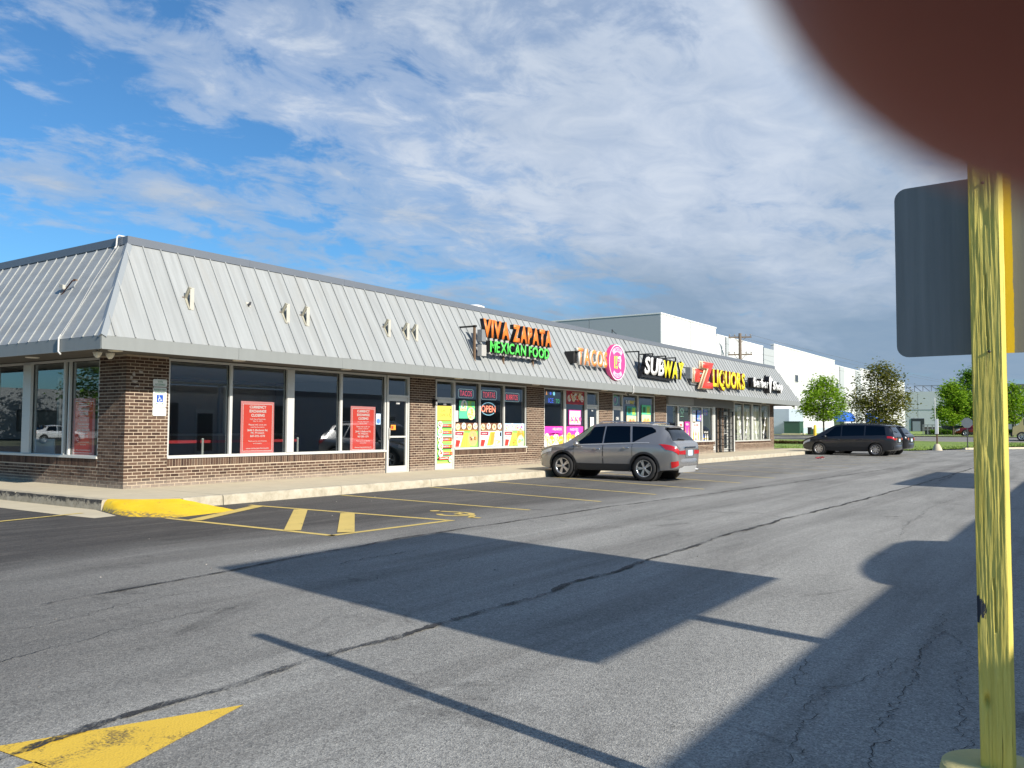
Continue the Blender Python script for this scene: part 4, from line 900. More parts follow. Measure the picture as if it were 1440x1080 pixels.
M_no = mat('neon_open', (.9, .25, .16), .4, emit=(.95, .26, .15), estr=1.9); M_nb = mat('neon_blue', (.3, .6, .75), .4, emit=(.35, .65, .8), estr=.7)
put_text(mb, 'OPEN', (-.02, 0, .20), .80, .22, bold=.01); obj('tube_letters', mb, M_no, t)
el = lambda a: (.40*math.cos(a), .01, .20+.205*math.sin(a))
obj('tube_arc', MB().tube([el(.35+i*.2) for i in range(13)], .013, 6), M_nb, t); obj('tube_arc', MB().tube([el(-2.7+i*.2) for i in range(11)], .013, 6), M_nb, t); obj('backing', MB().prism([(.42*math.cos(a*.3142), .03, .20+.22*math.sin(a*.3142)) for a in range(20)], (0, .01, 0)), M_black, t)

PC = {k: mat('print_'+k, c, .5) for k, c in dict(white=(.78, .77, .74), green=(.02, .30, .09), mint=(.10, .62, .32), yellow=(.86, .74, .03), red=(.68, .04, .03), maroon=(.33, .02, .05), brown=(.20, .09, .05), tan=(.62, .40, .18), cream=(.80, .68, .42), orange=(.82, .33, .04), gold=(.80, .55, .06), blue=(.10, .20, .60), sky=(.45, .62, .80), pink=(.80, .05, .42), magenta=(.62, .03, .32), lime=(.42, .62, .12), teal=(.04, .32, .30), black=(.02, .02, .02), dgreen=(.03, .15, .05)).items()}
PK = list(PC)
class Print:
    """a flat printed sheet: each layer of ink lies a little above the one below"""
    def __init__(s, t, w, h, base, name='print'):
        s.t, s.w, s.h, s.mb, s.y = t, w, h, MB(), -.002
        obj('sheet', MB().prism([(-w/2, 0, 0), (w/2, 0, 0), (w/2, 0, h), (-w/2, 0, h)], (0, .004, 0)), PC[base], t)
    def up(s): s.y -= .0006
    def rect(s, x0, z0, x1, z1, c): s.up(); s.mb.quad((x0*s.w-s.w/2, s.y, z0*s.h), (x1*s.w-s.w/2, s.y, z0*s.h), (x1*s.w-s.w/2, s.y, z1*s.h), (x0*s.w-s.w/2, s.y, z1*s.h), PK.index(c)); return s
    def poly(s, P_, c): s.up(); s.mb.add([(x*s.w-s.w/2, s.y, z*s.h) for x, z in P_], [tuple(range(len(P_)))], PK.index(c)); return s
    def disc(s, x, z, r, c, n=16, k=1.0): s.up(); s.mb.disc((x*s.w-s.w/2, s.y, z*s.h), (1, 0, 0), (0, 0, 1), r, n, PK.index(c), r*k); return s
    def text(s, tx, x, z, w, h, c, b=.02): s.up(); put_text(s.mb, tx, (x*s.w-s.w/2, s.y, z*s.h), w*s.w, h*s.h, PK.index(c), bold=b); return s
    def food(s, x, z, r, cols, seed=0, plate='white', k=1.0):
        q = random.Random(seed); s.disc(x, z, r, plate, 18, k)
        for i in range(9):
            a, d = q.uniform(0, 6.28), r*.62*math.sqrt(q.random()); s.disc(x+d*math.cos(a)/s.w, z+d*k*math.sin(a)/s.h, r*q.uniform(.14, .30), q.choice(cols), 9, q.uniform(.5, 1.0))
        return s
    def done(s): obj('print', s.mb, [PC[k] for k in PK], s.t)
def sheet_thing(name, label, x, z, y=.06, cat='poster', group=None, rotz=0): return thing(name, label, cat, (x, y, z), rotz, group)
# menu covering the glass door
t = sheet_thing('menu_poster', 'tall green menu of six dishes covering the glass door of the food shop', 10.42, .17, .035); p = Print(t, .70, 1.30, 'green')
for i in range(12): p.rect(0, i/12, 1, i/12+.04, 'lime' if i % 3 == 0 else 'dgreen' if i % 3 == 1 else 'mint')
for i, nm in enumerate(('TORTAS', 'TACOS', 'SOPES', 'BURRITOS', 'FLAUTAS')):
    z = .90-i*.165; p.rect(.30, z-.038, .99, z+.036, 'red'); p.text(nm, .56, z, .36, .035, 'white'); p.disc(.80, z, .028, 'gold'); p.disc(.93, z, .026, 'orange'); p.food(.19, z+.01, .115, ['tan', 'gold', 'red', 'lime', 'brown'], i)
p.rect(.05, .10, .78, .165, 'red'); p.text('Quesadilla', .40, .132, .58, .045, 'white'); p.food(.86, .10, .09, ['gold', 'tan', 'orange'], 9); p.done()
t = sheet_thing('menu_poster', 'bright yellow handwritten poster at the top of the menu door', 10.42, 1.49, .03); p = Print(t, .72, .44, 'yellow'); p.text('LA', .40, .68, .26, .17, 'dgreen', -.012); p.text('ZAPATA', .46, .36, .60, .20, 'dgreen', -.012)
p.poly([(.82, .35), (.86, .35), (.92, .72), (.86, .62)], 'brown').disc(.88, .76, .025, 'brown').poly([(.84, .35), (.88, .35), (.90, .22), (.86, .22)], 'black').done()
t = sheet_thing('door_notice', 'small white paper notice beside the menu door', 11.05, 1.46); p = Print(t, .17, .34, 'white'); p.rect(.15, .2, .8, .22, 'sky').rect(.15, .4, .85, .42, 'sky').rect(.2, .6, .7, .63, 'red').rect(.55, .8, .8, .86, 'pink').done()
t = sheet_thing('menu_poster', 'mint green poster with round plates below the TACOS neon sign', 11.59, 1.56); p = Print(t, .82, .56, 'mint'); p.rect(.55, .62, 1, 1, 'green').food(.30, .74, .17, ['mint', 'lime', 'teal'], 3, 'white').food(.86, .80, .09, ['lime', 'teal'], 4, 'mint').food(.74, .28, .20, ['lime', 'gold', 'cream'], 5, 'cream').rect(.04, .42, .42, .60, 'cream').text('TACOS', .23, .50, .30, .09, 'red').done()
for i, (x0, x1) in enumerate(((10.96, 12.17), (12.28, 13.54), (13.66, 14.90))):
    w = x1-x0-.02; nm = ('leftmost', 'middle', 'rightmost')[i]
    t = sheet_thing('food_poster', '%s poster of yellow food plates with red corner low in the food shop window' % nm, (x0+x1)/2, .66, .06, 'poster', 'posters along the bottom of the food shop window'); p = Print(t, w, .50, 'green' if i != 1 else 'sky')
    p.poly([(0, 0), (.22, 0), (.40, 1), (0, 1)], 'white').poly([(.02, .74), (.36, .72), (.38, .96), (.02, .96)], 'maroon').poly([(.02, .02), (.17, .02), (.24, .42), (.05, .46)], 'red').text('RICOS', .17, .62, .24, .10, 'red').text('SABOR', .19, .84, .24, .08, 'white')
    if i == 0:
        for k in range(6): p.poly([(.27+.05*k, .04), (.40+.05*k, .02), (.44+.05*k, .55), (.40+.03*k, .90), (.36+.03*k, .55)], ('gold', 'yellow')[k % 2])
        p.food(.78, .55, .25, ['tan', 'brown', 'lime', 'orange', 'cream'], 21, 'tan')
    elif i == 1: p.poly([(.30, .05), (.52, .05), (.68, .95), (.46, .95)], 'gold').poly([(.44, .1), (.60, .1), (.66, .9), (.50, .9)], 'orange').food(.80, .30, .20, ['cream', 'white', 'lime'], 22, 'cream').food(.78, .72, .17, ['sky', 'white'], 23, 'white').rect(.88, .66, .95, .92, 'black')
    else: p.poly([(.28, .03), (.50, .03), (.62, .80), (.42, .88)], 'yellow').food(.80, .72, .22, ['orange', 'tan', 'cream'], 24, 'orange').food(.80, .28, .22, ['lime', 'cream', 'sky', 'mint'], 25, 'cream').food(.50, .25, .12, ['gold', 'brown'], 26, 'gold')
    p.done()
    t = sheet_thing('food_poster', '%s of the strip posters of dishes above the yellow food posters' % nm, (x0+x1)/2, 1.175, .06, 'poster', 'strip posters above the yellow food posters'); p = Print(t, w, .245, ('brown', 'brown', 'sky')[i])
    for k in range(4): p.food(.13+.245*k, .52+(.08 if k % 2 else -.03), .115, (['tan', 'gold', 'red', 'cream'] if i < 2 else ['blue', 'white', 'pink', 'lime']), 30+i*5+k, ('cream', 'white')[k % 2], .9)
    p.rect(.05, .02, .95, .10, ('gold', 'tan', 'white')[i]).done()
# ice cream shop
t = sheet_thing('dessert_poster', 'pink and white dessert poster at the bottom of the left ice cream window', 16.84, .61); p = Print(t, 1.32, .72, 'white'); p.rect(0, .58, 1, 1, 'pink').poly([(0, .3), (.2, .62), (.4, .35), (.6, .66), (.85, .4), (1, .6), (1, .58), (0, .58)], 'pink').text('HELADOS', .70, .86, .48, .13, 'cream')
for k, (x, z) in enumerate(((.16, .42), (.40, .30), (.66, .36), (.88, .28), (.28, .14))): p.food(x, z, .17, ['cream', 'gold', 'lime', 'orange', 'white'], 50+k, ('cream', 'gold')[k % 2])
p.done()
t = sheet_thing('dessert_poster', 'pink and orange dessert poster at the bottom of the right ice cream window', 18.42, .61); p = Print(t, 1.26, .72, 'cream'); p.rect(0, .55, 1, 1, 'pink').text('NIEVES', .45, .84, .50, .14, 'sky')
for k, (x, z) in enumerate(((.15, .45), (.38, .35), (.62, .50), (.86, .42), (.5, .12), (.2, .12))): p.food(x, z, .17, ['orange', 'gold', 'lime', 'white', 'pink'], 60+k, ('gold', 'orange', 'white')[k % 3])
p.done()
t = sheet_thing('dessert_poster', 'small pastel poster with magenta border in the middle of the right ice cream window', 18.42, 1.38); p = Print(t, .92, .58, 'pink'); p.rect(.05, .06, .95, .94, 'white').rect(.05, .7, .95, .94, 'sky')
for k in range(8): p.food(.15+.1*k, .30+.1*(k % 3), .09, ['pink', 'lime', 'gold', 'sky'], 70+k, ('cream', 'pink', 'white')[k % 3])
p.done()
t = sheet_thing('dessert_poster', 'dark red poster with white swirls at the top of the right ice cream window', 18.45, 2.18); p = Print(t, 1.32, .52, 'red'); p.rect(.02, .04, .98, .96, 'maroon')
for k in range(7): p.food(.15+.115*k, .42+.15*(k % 2), .13, ['cream', 'white', 'red', 'tan'], 80+k, ('white', 'red', 'cream')[k % 3])
p.text('ANTOJITOS', .55, .82, .6, .14, 'cream').done()
t = thing('neon_sign', 'small blue and green lit ice cream sign in the left ice cream window', 'neon sign', (16.87, .13, 2.14)); mb = MB(); put_text(mb, 'ICE', (-.10, 0, .14), .36, .18, 0); put_text(mb, 'TO', (.38, 0, .13), .26, .16, 1); mb.disc((.12, 0, .40), (1, 0, 0), (0, 0, 1), .07, 12, 2); mb.add([(-.45, 0, .34), (-.35, 0, .34), (-.40, 0, .50)], [(0, 1, 2)], 3); mb.disc((-.12, 0, .40), (1, 0, 0), (0, 0, 1), .06, 12, 0)
obj('lit_letters', mb, [mat('led_blue', (.05, .10, .8), .4, emit=(.05, .12, .9), estr=.8), mat('led_green', (.05, .6, .2), .4, emit=(.05, .6, .2), estr=.5), mat('led_cyan', (.3, .8, .9), .4, emit=(.3, .8, .9), estr=.9), mat('led_orange', (.9, .35, .05), .4, emit=(.9, .35, .05), estr=.8)], t); obj('backing', MB().prism([(-.6, .02, -.02), (.6, .02, -.02), (.6, .02, .55), (-.6, .02, .55)], (0, .02, 0)), mat('led_panel', (.015, .02, .05), .4), t)
t = sheet_thing('door_notice', 'white paper notice on the glass of the ice cream shop door', 19.70, 1.30, .02); p = Print(t, .30, .40, 'white'); p.rect(.2, .5, .8, .53, 'sky').rect(.3, .65, .75, .68, 'pink').done()
# sandwich shop
t = sheet_thing('logo_decal', 'yellow and white SUBWAY decal at the top of the sandwich shop window', 23.13, 2.28); mb = MB(); put_text(mb, 'SUB', (-.20, 0, .10), .40, .16, 0, bold=.03); put_text(mb, 'WAY', (.22, -.001, .10), .44, .16, 1, bold=.03); obj('print', mb, [M_white, M_yel], t)
for i, (x, nm) in enumerate(((23.28, 'left'), (24.75, 'right'))):
    t = sheet_thing('sandwich_poster', 'tall green and cream sandwich poster in the %s sandwich shop window' % nm, x, 1.15); p = Print(t, .92, 1.06 if i == 0 else 1.15, 'cream'); p.rect(.0, .62, 1, 1, 'teal' if i == 0 else 'mint').rect(.12, .70, .42, .92, 'dgreen').rect(.55, .66, .92, .95, 'green').text('$5', .73, .80, .24, .16, 'gold')
    for k in range(5): p.food(.2+.16*k, .28+.1*(k % 2), .13, ['tan', 'red', 'lime', 'gold'], 90+k+i*7, ('gold', 'tan')[k % 2])
    p.rect(0, .0, 1, .06, 'green').done()
t = thing('neon_sign', 'round dim green neon ring above the sandwich shop door', 'neon sign', (21.89, .12, 2.44)); mb = MB(); mb.tube([(.20*math.cos(a*.3142), 0, .20*math.sin(a*.3142)) for a in range(21)], .010, 6); obj('tube_ring', mb, mat('neon_green', (.1, .3, .12), .4, emit=(.1, .35, .12), estr=.4), t); mb = MB(); put_text(mb, 'P', (0, 0, 0), .12, .18); obj('tube_letter', mb, mat('neon_dimred', (.3, .06, .05), .4, emit=(.3, .06, .05), estr=.4), t)
t = sheet_thing('door_decal', 'white opening hours decal on the sandwich shop door', 21.88, 1.25, .02); mb = MB()
for k, s_ in enumerate(('OPEN', '8AM', '9PM')): put_text(mb, s_, (0, 0, .42-.18*k), .26, .13)
obj('print', mb, M_white, t)
# liquor shop windows
for (x, z, w, h, base, seed, lb) in ((27.5, .64, 1.15, .62, 'sky', 1, 'pale blue poster at the bottom of the first liquor window'), (28.62, .64, .60, .95, 'white', 2, 'white bottle poster in the second liquor window'), (29.40, .80, .60, .80, 'magenta', 3, 'purple poster in the second liquor window'), (30.55, .62, 1.05, .98, 'white', 4, 'white poster with red bottles at the bottom of the third liquor window'), (31.85, .62, .95, .55, 'black', 5, 'dark bottle poster in the fourth liquor window'), (30.95, 1.64, .55, .55, 'blue', 6, 'deep blue poster in the third liquor window'), (31.80, 1.95, .55, .28, 'blue', 7, 'small blue sign at the top of the fourth liquor window'), (30.28, 1.55, .40, .62, 'sky', 8, 'pale poster at the left of the third liquor window')):
    t = sheet_thing('drink_poster', lb, x, z); p = Print(t, w, h, base); q = random.Random(seed)
    for k in range(3):
        xx = .18+.28*k; c = q.choice(['red', 'orange', 'tan', 'green', 'blue', 'white']); p.poly([(xx-.07, .06), (xx+.07, .06), (xx+.07, .40), (xx+.03, .52), (xx+.03, .66), (xx-.03, .66), (xx-.03, .52), (xx-.07, .40)], c).rect(xx-.06, .16, xx+.06, .30, q.choice(['white', 'gold', 'cream']))
    p.text(('BEER', 'WINE', 'VODKA', 'ICE COLD', 'SALE', 'LOTTO', 'ATM', 'TEQUILA')[seed-1], .5, .84, .6, .14, 'red' if base in ('white', 'sky') else 'white').done()
t = thing('neon_sign', 'dim green neon sign in the second liquor window', 'neon sign', (28.9, .12, 1.85)); obj('tube_letters', MB().tube([(.22*math.cos(a*.35), 0, .18+.20*math.sin(a*.35)) for a in range(10)], .012, 6).tube([(-.2, 0, 0), (.2, 0, 0)], .012, 6).tube([(-.12, 0, .1), (0, 0, .25), (.12, 0, .1)], .012, 6), mat('neon_mint', (.3, .6, .4), .4, emit=(.3, .6, .4), estr=.4), t)
# barber window film: white plant-like ornaments and pale curtains behind
M_film = mat('film_white', (.74, .74, .72), .6)
def ornament(label, x, mirror, seed):
    t = thing('window_film', label, 'window decal', (x, .078, .62), 0, 'white ornaments on the barber shop windows'); mb = MB(); q = random.Random(seed); s_ = -1 if mirror else 1
    def leaf(a, b_, w):
        a, b_ = Vector(a), Vector(b_); d = b_-a; n_ = Vector((-d.z, 0, d.x)).normalized()*w; mb.add([a, a+d*.4-n_, b_, a+d*.4+n_], [(0, 1, 2, 3)])
    pts = [(0, 0), (-.10, .35), (-.22, .80), (-.36, 1.20), (-.30, 1.62)]
    for a, b_ in zip(pts, pts[1:]): leaf((a[0]*s_, -.0005*rnd.random(), a[1]-.03), (b_[0]*s_, -.001, b_[1]+.05), .06)
    for (x0, z0) in pts[1:]:
        for k in range(4): ang = q.uniform(.2, 2.9); l_ = q.uniform(.18, .38); leaf((x0*s_, -.0015-.0004*k, z0), ((x0+l_*math.cos(ang))*s_, -.002-.0004*k, z0+l_*math.sin(ang)), .035)
    obj('film', mb, M_film, t)
for i, x in enumerate((37.25, 38.0, 40.0, 41.2)): ornament('white leafy ornament on the barber shop glass, %s from the entrance' % ('first', 'second', 'third', 'fourth')[i], x, i % 2 == 1, i)
t = thing('curtain', 'pale drawn blinds behind the barber shop glass', 'blinds', (40.6, .45, .6)); mb = MB(); n = 44
mb.add([v for i in range(n+1) for v in ((-3.0+i*.105, .03*math.sin(i*1.9), 0), (-3.0+i*.105, .03*math.sin(i*1.9), 1.85))], [(2*i, 2*i+2, 2*i+3, 2*i+1) for i in range(n)], 0, True); obj('fabric', mb, mat('blind_cream', (.74, .70, .58), .8, var=.1), t); obj('rail', MB().box((-3.0, -.04, 1.85), (1.65, .04, 1.9)), M_alu, t)
# house numbers on doors
for x, s_, lb in ((8.29, '788', 'first'), (10.42, '786', 'menu'), (19.72, '784', 'ice cream')):
    t = thing('door_number', 'white house number decal at the top of the %s door' % lb, 'number', (x, .028, 1.93 if lb != 'menu' else 1.955)); mb = MB(); put_text(mb, s_, (0, 0, .035), .16, .07); obj('digits', mb, M_white, t)
t = sheet_thing('door_sticker', 'blue and orange stickers on the glass left of the first door', 7.55, 1.35, .08); p = Print(t, .18, .30, 'sky'); p.disc(.5, .3, .07, 'blue').rect(.1, .62, .9, .95, 'white').done()
t = sheet_thing('door_sticker', 'orange and white stickers on the first door', 8.10, 1.20, .02); p = Print(t, .20, .14, 'orange'); p.rect(.1, .2, .5, .8, 'red').done()
# ================================================================== VEHICLES
def car_paint(name, col, rough=.28, metal=.55):
    return mat(name, col, rough, metal, .03, 2, coat=.8, spec=.5)
M_tyre = mat('tyre', (.018, .018, .019), .85, bump=.2); M_rim = mat('alloy', (.55, .55, .56), .28, .85); M_clad = mat('cladding', (.022, .022, .024), .65)
M_lampred = mat('tail_red', (.45, .012, .015), .15, coat=1.0); M_lampcl = mat('lamp_clear', (.62, .64, .66), .12, coat=1.0); M_chrome = mat('chrome', (.75, .75, .76), .12, 1.0); M_silverp = mat('silver_plastic', (.42, .43, .44), .4, .3); M_platew = mat('number_plate', (.55, .66, .80), .5)
def interp(xs, ys, x):
    if x <= xs[0]: return ys[0]
    if x >= xs[-1]: return ys[-1]
    n = len(xs)
    m = [0]*n; dl = [(ys[i+1]-ys[i])/(xs[i+1]-xs[i]) for i in range(n-1)]
    m[0], m[-1] = dl[0], dl[-1]
    for i in range(1, n-1): m[i] = 0 if dl[i-1]*dl[i] <= 0 else 2*dl[i-1]*dl[i]/(dl[i-1]+dl[i])
    for i in range(n-1):
        if x <= xs[i+1]:
            h = xs[i+1]-xs[i]; t = (x-xs[i])/h
            return (1+2*t)*(1-t)**2*ys[i]+t*(1-t)**2*h*m[i]+t*t*(3-2*t)*ys[i+1]+t*t*(t-1)*h*m[i+1]
class Car:
    def __init__(s, st): s.xs = [r_[0] for r_ in st]; s.col = [[r_[i] for r_ in st] for i in range(1, 7)]
    def sec(s, x):
        zb, zs, zt, ws, wb, wr = (interp(s.xs, c_, x) for c_ in s.col)
        zs = min(zs, zt-.03); g = max(0.0, min(1.0, (zt-zs-.03)/.35))
        zm = zb+(zs-zb)*.55
        wtop = wb+(wr-wb)*g
        P_ = [(0, zb), (ws*.8, zb), (ws-.02, zb+.03), (ws, zb+.12), (wb-.005, zm), (wb, zs-.14), (wb-.018, zs-.03), (wb-.045, zs+.012*g), (((wb-.045)+(wtop-.01*g))/2+.010*g, (zs+.012*g+zt-(zt-zs)*.16-.004)/2), (wtop-.01*g, zt-(zt-zs)*.16-.004), (wtop-.07, zt-.022), (wtop*.55, zt-.004+.0), (0, zt)]
        return P_
    def pt(s, x, t, off=0.0):
        def raw(x, t):
            P_ = s.sec(x); i = min(int(t), len(P_)-2); k = t-i; return Vector((x, P_[i][0]+(P_[i+1][0]-P_[i][0])*k, P_[i][1]+(P_[i+1][1]-P_[i][1])*k))
        p = raw(x, t)
        if off:
            e = .012; a = raw(x+e, t)-raw(x-e, t); b_ = raw(x, min(12, t+.05))-raw(x, max(0, t-.05)); n = a.cross(b_)
            if n.length > 1e-9:
                n.normalize()
                n = -n if n.y < -1e-3 or (abs(n.y) <= 1e-3 and n.z < 0) else n
                if t > 8.5 and n.z < 0: n = -n
                p = p+n*off
        return p
    def body(s, mats, n=90):
        x0, x1 = s.xs[0], s.xs[-1]; st = sorted(set([x0+(x1-x0)*i/n for i in range(n+1)]+s.xs)); v = []; m = 25
        mb = MB()
        for x in st:
            P_ = s.sec(x); v += [(x, p[0], p[1]) for p in P_]+[(x, -p[0], p[1]) for p in reversed(P_[1:-1])]
        m = 24
        f = [(i*m+k, (i+1)*m+k, (i+1)*m+(k+1) % m, i*m+(k+1) % m) for i in range(len(st)-1) for k in range(m)]
        mb.add(v, f, 0, True); mb.f.append(tuple(range(m))); mb.m.append(0); mb.sm.append(False)
        mb.f.append(tuple(reversed(range((len(st)-1)*m, len(st)*m)))); mb.m.append(0); mb.sm.append(False)
        return mb
    def patch(s, xa, xb, t0, t1, off=.006, nx=14, nt_=6, side=1, both=False):
        """surface patch; xa, xb give the ends as numbers or functions of t"""
        mb = MB()
        for sd in ((1, -1) if both else (side,)):
            v = []
            for j in range(nt_+1):
                t = t0+(t1-t0)*j/nt_; a = xa(t) if callable(xa) else xa; b_ = xb(t) if callable(xb) else xb
                for i in range(nx+1):
                    p = s.pt(a+(b_-a)*i/nx, t, off); v.append((p.x, p.y*sd, p.z))
            mb.add(v, [(j*(nx+1)+i, j*(nx+1)+i+1, (j+1)*(nx+1)+i+1, (j+1)*(nx+1)+i) for j in range(nt_) for i in range(nx)], 0, True)
        return mb
def make_wheel(parent, x, y, R, w, spokes, side):
    wm = MB(); k = side
    wm.lathe([(R*.66, -w/2*k), (R*.90, -w/2*k), (R*.97, -w*.42*k), (R, -w*.3*k), (R, w*.3*k), (R*.97, w*.42*k), (R*.90, w/2*k), (R*.70, w*.5*k), (R*.66, w*.42*k)], 36, 0, (0, 0, 0), 'y')
    wh = obj('wheel', wm, M_tyre, parent, (x, y, R)); rm = MB()
    rm.lathe([(R*.69, w*.44*k), (R*.64, w*.46*k), (R*.60, w*.36*k), (R*.58, w*.1*k)], 30, 0, (0, 0, 0), 'y'); rm.lathe([(0, w*.42*k), (R*.12, w*.41*k), (R*.15, w*.34*k)], 14, 0, (0, 0, 0), 'y')
    for i in range(spokes):
        for da in (-.13, .13):
            a = 6.283*i/spokes+da*1.0; c_, s_ = math.cos(a), math.sin(a); r0, r1 = R*.10, R*.63; wd = R*.045; u = Vector((c_, 0, s_)); n_ = Vector((-s_, 0, c_))
            p, q = u*r0+Vector((0, w*.40*k, 0)), u*r1+Vector((0, w*.42*k, 0)); mbv = [p-n_*wd*1.2, q-n_*wd, q+n_*wd, p+n_*wd*1.2]; bk = Vector((0, -w*.14*k, 0))
            rm.add(mbv+[x_+bk for x_ in mbv], [(0, 1, 2, 3), (0, 4, 5, 1), (3, 2, 6, 7)])
    obj('rim', rm, M_rim, wh); obj('brake_disc', MB().disc((0, w*.12*k, 0), (1, 0, 0), (0, 0, 1), R*.60, 24), mat('brake_dark', (.03, .03, .03), .6), wh)
    return wh
def build_car(name, label, loc, heading, st, paint, wb, R, track, o, group=None, scale=1.0):
    t = thing(name, label, 'car', loc, heading, group); t.scale = (scale,)*3; c = Car(st)
    shell = obj('body', c.body(None), [paint, M_clad], t)
    # wheel arches cut out of the body
    cut = MB()
    for x in (wb/2, -wb/2):
        for sd in (1, -1): cut.lathe([(.0, sd*.50), (R*1.16, sd*.50), (R*1.16, sd*1.4), (.0, sd*1.4)], 32, 0, (x, 0, R*1.0), 'y', False)
    co = obj('cut', cut, M_clad, t)
    bm = bmesh.new(); bm.from_mesh(co.data); bmesh.ops.remove_doubles(bm, verts=bm.verts, dist=1e-4); bmesh.ops.recalc_face_normals(bm, faces=bm.faces)
    for f in bm.faces: f.material_index = 0
    bm.to_mesh(co.data); bm.free()
    bm = bmesh.new(); bm.from_mesh(shell.data); bmesh.ops.remove_doubles(bm, verts=bm.verts, dist=1e-5); bmesh.ops.dissolve_degenerate(bm, edges=bm.edges, dist=1e-5); bmesh.ops.recalc_face_normals(bm, faces=bm.faces); bm.to_mesh(shell.data); bm.free()
    md = shell.modifiers.new('b', 'BOOLEAN'); md.operation = 'DIFFERENCE'; md.object = co; md.solver = 'EXACT'
    me = evaluated(shell, 'body'); shell.modifiers.clear(); shell.data = me; bpy.data.objects.remove(co); smooth_obj(shell, 38)
    for k, m_ in enumerate(me.materials): pass
    xr, xf = c.xs[0], c.xs[-1]
    # dark wheel wells just inside
    for x in (wb/2, -wb/2):
        for sd in (1, -1): wl = MB(); wl.lathe([(0, sd*.52), (R*1.13, sd*.52), (R*1.13, sd*(track-.02))], 24, 0, (x, 0, R), 'y'); obj('wheel_well', wl, M_clad, t)
    for x in (wb/2, -wb/2):
        for sd in (1, -1):
            make_wheel(t, x, sd*(track-.10), R, .22, o.get('spokes', 5), sd)
            if o.get('arch'):
                am = MB(); n = 20; v = []
                for i in range(n+1):
                    a = -.25+(math.pi+.5)*i/n
                    for rr in (R*1.15, R*1.32):
                        xx = x+rr*math.cos(a); z = R+rr*math.sin(a); P_ = c.sec(xx); y = max(p[0] for p in P_)
                        for (ya, za), (yb_, zb_) in zip(P_[1:], P_[2:]):
                            if za <= z <= zb_ and zb_ > za: y = ya+(yb_-ya)*(z-za)/(zb_-za); break
                        v.append((xx, sd*(y+.012), max(z, P_[0][1])))
                am.add(v, [(2*i, 2*i+1, 2*i+3, 2*i+2) for i in range(n)], 0, True); obj('wheel_arch', am, M_clad, t)
    obj('windscreen', c.patch(*o['ws'], nx=10, nt_=6, both=True), M_carglass, t)
    bl_ = obj('rear_window', c.patch(*o['bl'], nx=8, nt_=6, both=True), M_carglass, t)
    for sd in (1, -1):
        for k, (xa, xb, t0, t1) in enumerate(o['side']):
            obj('side_window', c.patch(xa, xb, t0, t1, .005, side=sd), M_carglass, t)
        for (xa, xb, t0, t1) in o.get('trim', ()): obj('window_trim', c.patch(xa, xb, t0, t1, .008, 16, 2, sd), M_silverp if o.get('chrome') else M_black, t)
        for k, (xa, xb, t0, t1) in enumerate(o['doors']):
            dm = MB(); g = .006
            for (a0, a1, q0, q1) in ((xa, xa+.012, t0, t1), (xb-.012, xb, t0, t1), (xa, xb, t0, t0+.06)):
                pm = c.patch(a0, a1, q0, q1, .003, 4, 8, sd); dm.add(pm.v, pm.f)
            dr = obj('door_seam', dm, M_black, t)
            hx = xa+.10 if not o.get('hrev') else xb-.2; hp = c.pt(hx+.09, 5.35, .03)
            obj('door_handle', MB().tube([(hx, sd*(c.pt(hx, 5.35).y+.0), hp.z), (hx+.02, sd*hp.y, hp.z), (hx+.17, sd*hp.y, hp.z+.003), (hx+.19, sd*(c.pt(hx+.19, 5.35).y), hp.z+.003)], .014, 8), M_chrome if o.get('chrome') else paint, t)
        mx = o['mirror']; p = c.pt(mx, 7.0); mm = MB(); mm.lathe([(0, -.10), (.06, -.09), (.09, -.03), (.09, .05), (.07, .07), (0, .07)], 12, 0, (0, 0, 0), 'x'); q = obj('mirror', mm, paint, t, (mx, sd*(p.y+.13), p.z+.05)); q.scale = (.8, 1.15, .85); obj('mirror_arm', MB().tube([(mx, sd*(p.y-.02), p.z), (mx, sd*(p.y+.08), p.z+.02)], .03, 8), M_clad, t)
        obj('sill', c.patch(-wb/2+R*1.14, wb/2-R*1.14, 2.0, 3.35, .010, 12, 4, sd), M_clad, t)
        for (xa, xb, t0, t1, m_) in o.get('lamps', ()): obj('tail_lamp' if callable(xb) or xb < 0 else 'headlamp', c.patch(xa, xb, t0, t1, .012, 8, 4, sd), {'r': M_lampred, 'c': M_lampcl}[m_], t)
        if o.get('rails'): obj('roof_rail', MB().tube([(p_[0], sd*(c.pt(p_[0], 10.0).y), c.pt(p_[0], 10.0).z+p_[1]) for p_ in o['rails']], .018, 8), M_chrome if o.get('chrome') else M_clad, t)
        # rear corner pieces standing on the tail face
        for (y0, y1, z0, z1, dx, m_) in o.get('tail', ()):
            obj('tail_lamp', MB().prism([(xr-dx, sd*y0, z0), (xr-dx, sd*y0, z1), (xr-dx+.004, sd*y1, z1-.01), (xr-dx+.004, sd*y1, z0+.01)], (.06, 0, 0)), {'r': M_lampred, 'c': M_lampcl}[m_], t)
    w_ = o['tailw']; z = o['platez']
    obj('number_plate', MB().box((xr-.035, -.16, z), (xr-.022, .16, z+.16)), M_platew, t); obj('plate_recess', MB().box((xr-.02, -.32, z-.05), (xr+.05, .32, z+.21)), paint, t)
    obj('tailgate_trim', MB().box((xr-.03, -.42, z+.22), (xr+.05, .42, z+.26)), M_chrome if o.get('chrome') else M_clad, t)
    bz = o['bumper']; rb = MB(); n = 12; v = []
    for i in range(n+1):
        a = -1+2*i/n; y = w_*a; x = xr-.075+.16*abs(a)**3
        v += [(x+.03, y, bz[0]), (x, y, bz[0]+.06), (x-.005, y, bz[1]-.05), (x+.04, y, bz[1])]
    rb.add(v, [(i*4+k, i*4+k+1, (i+1)*4+k+1, (i+1)*4+k) for i in range(n) for k in range(3)], 0, True); obj('bumper', rb, o.get('bumper_mat', paint), t)
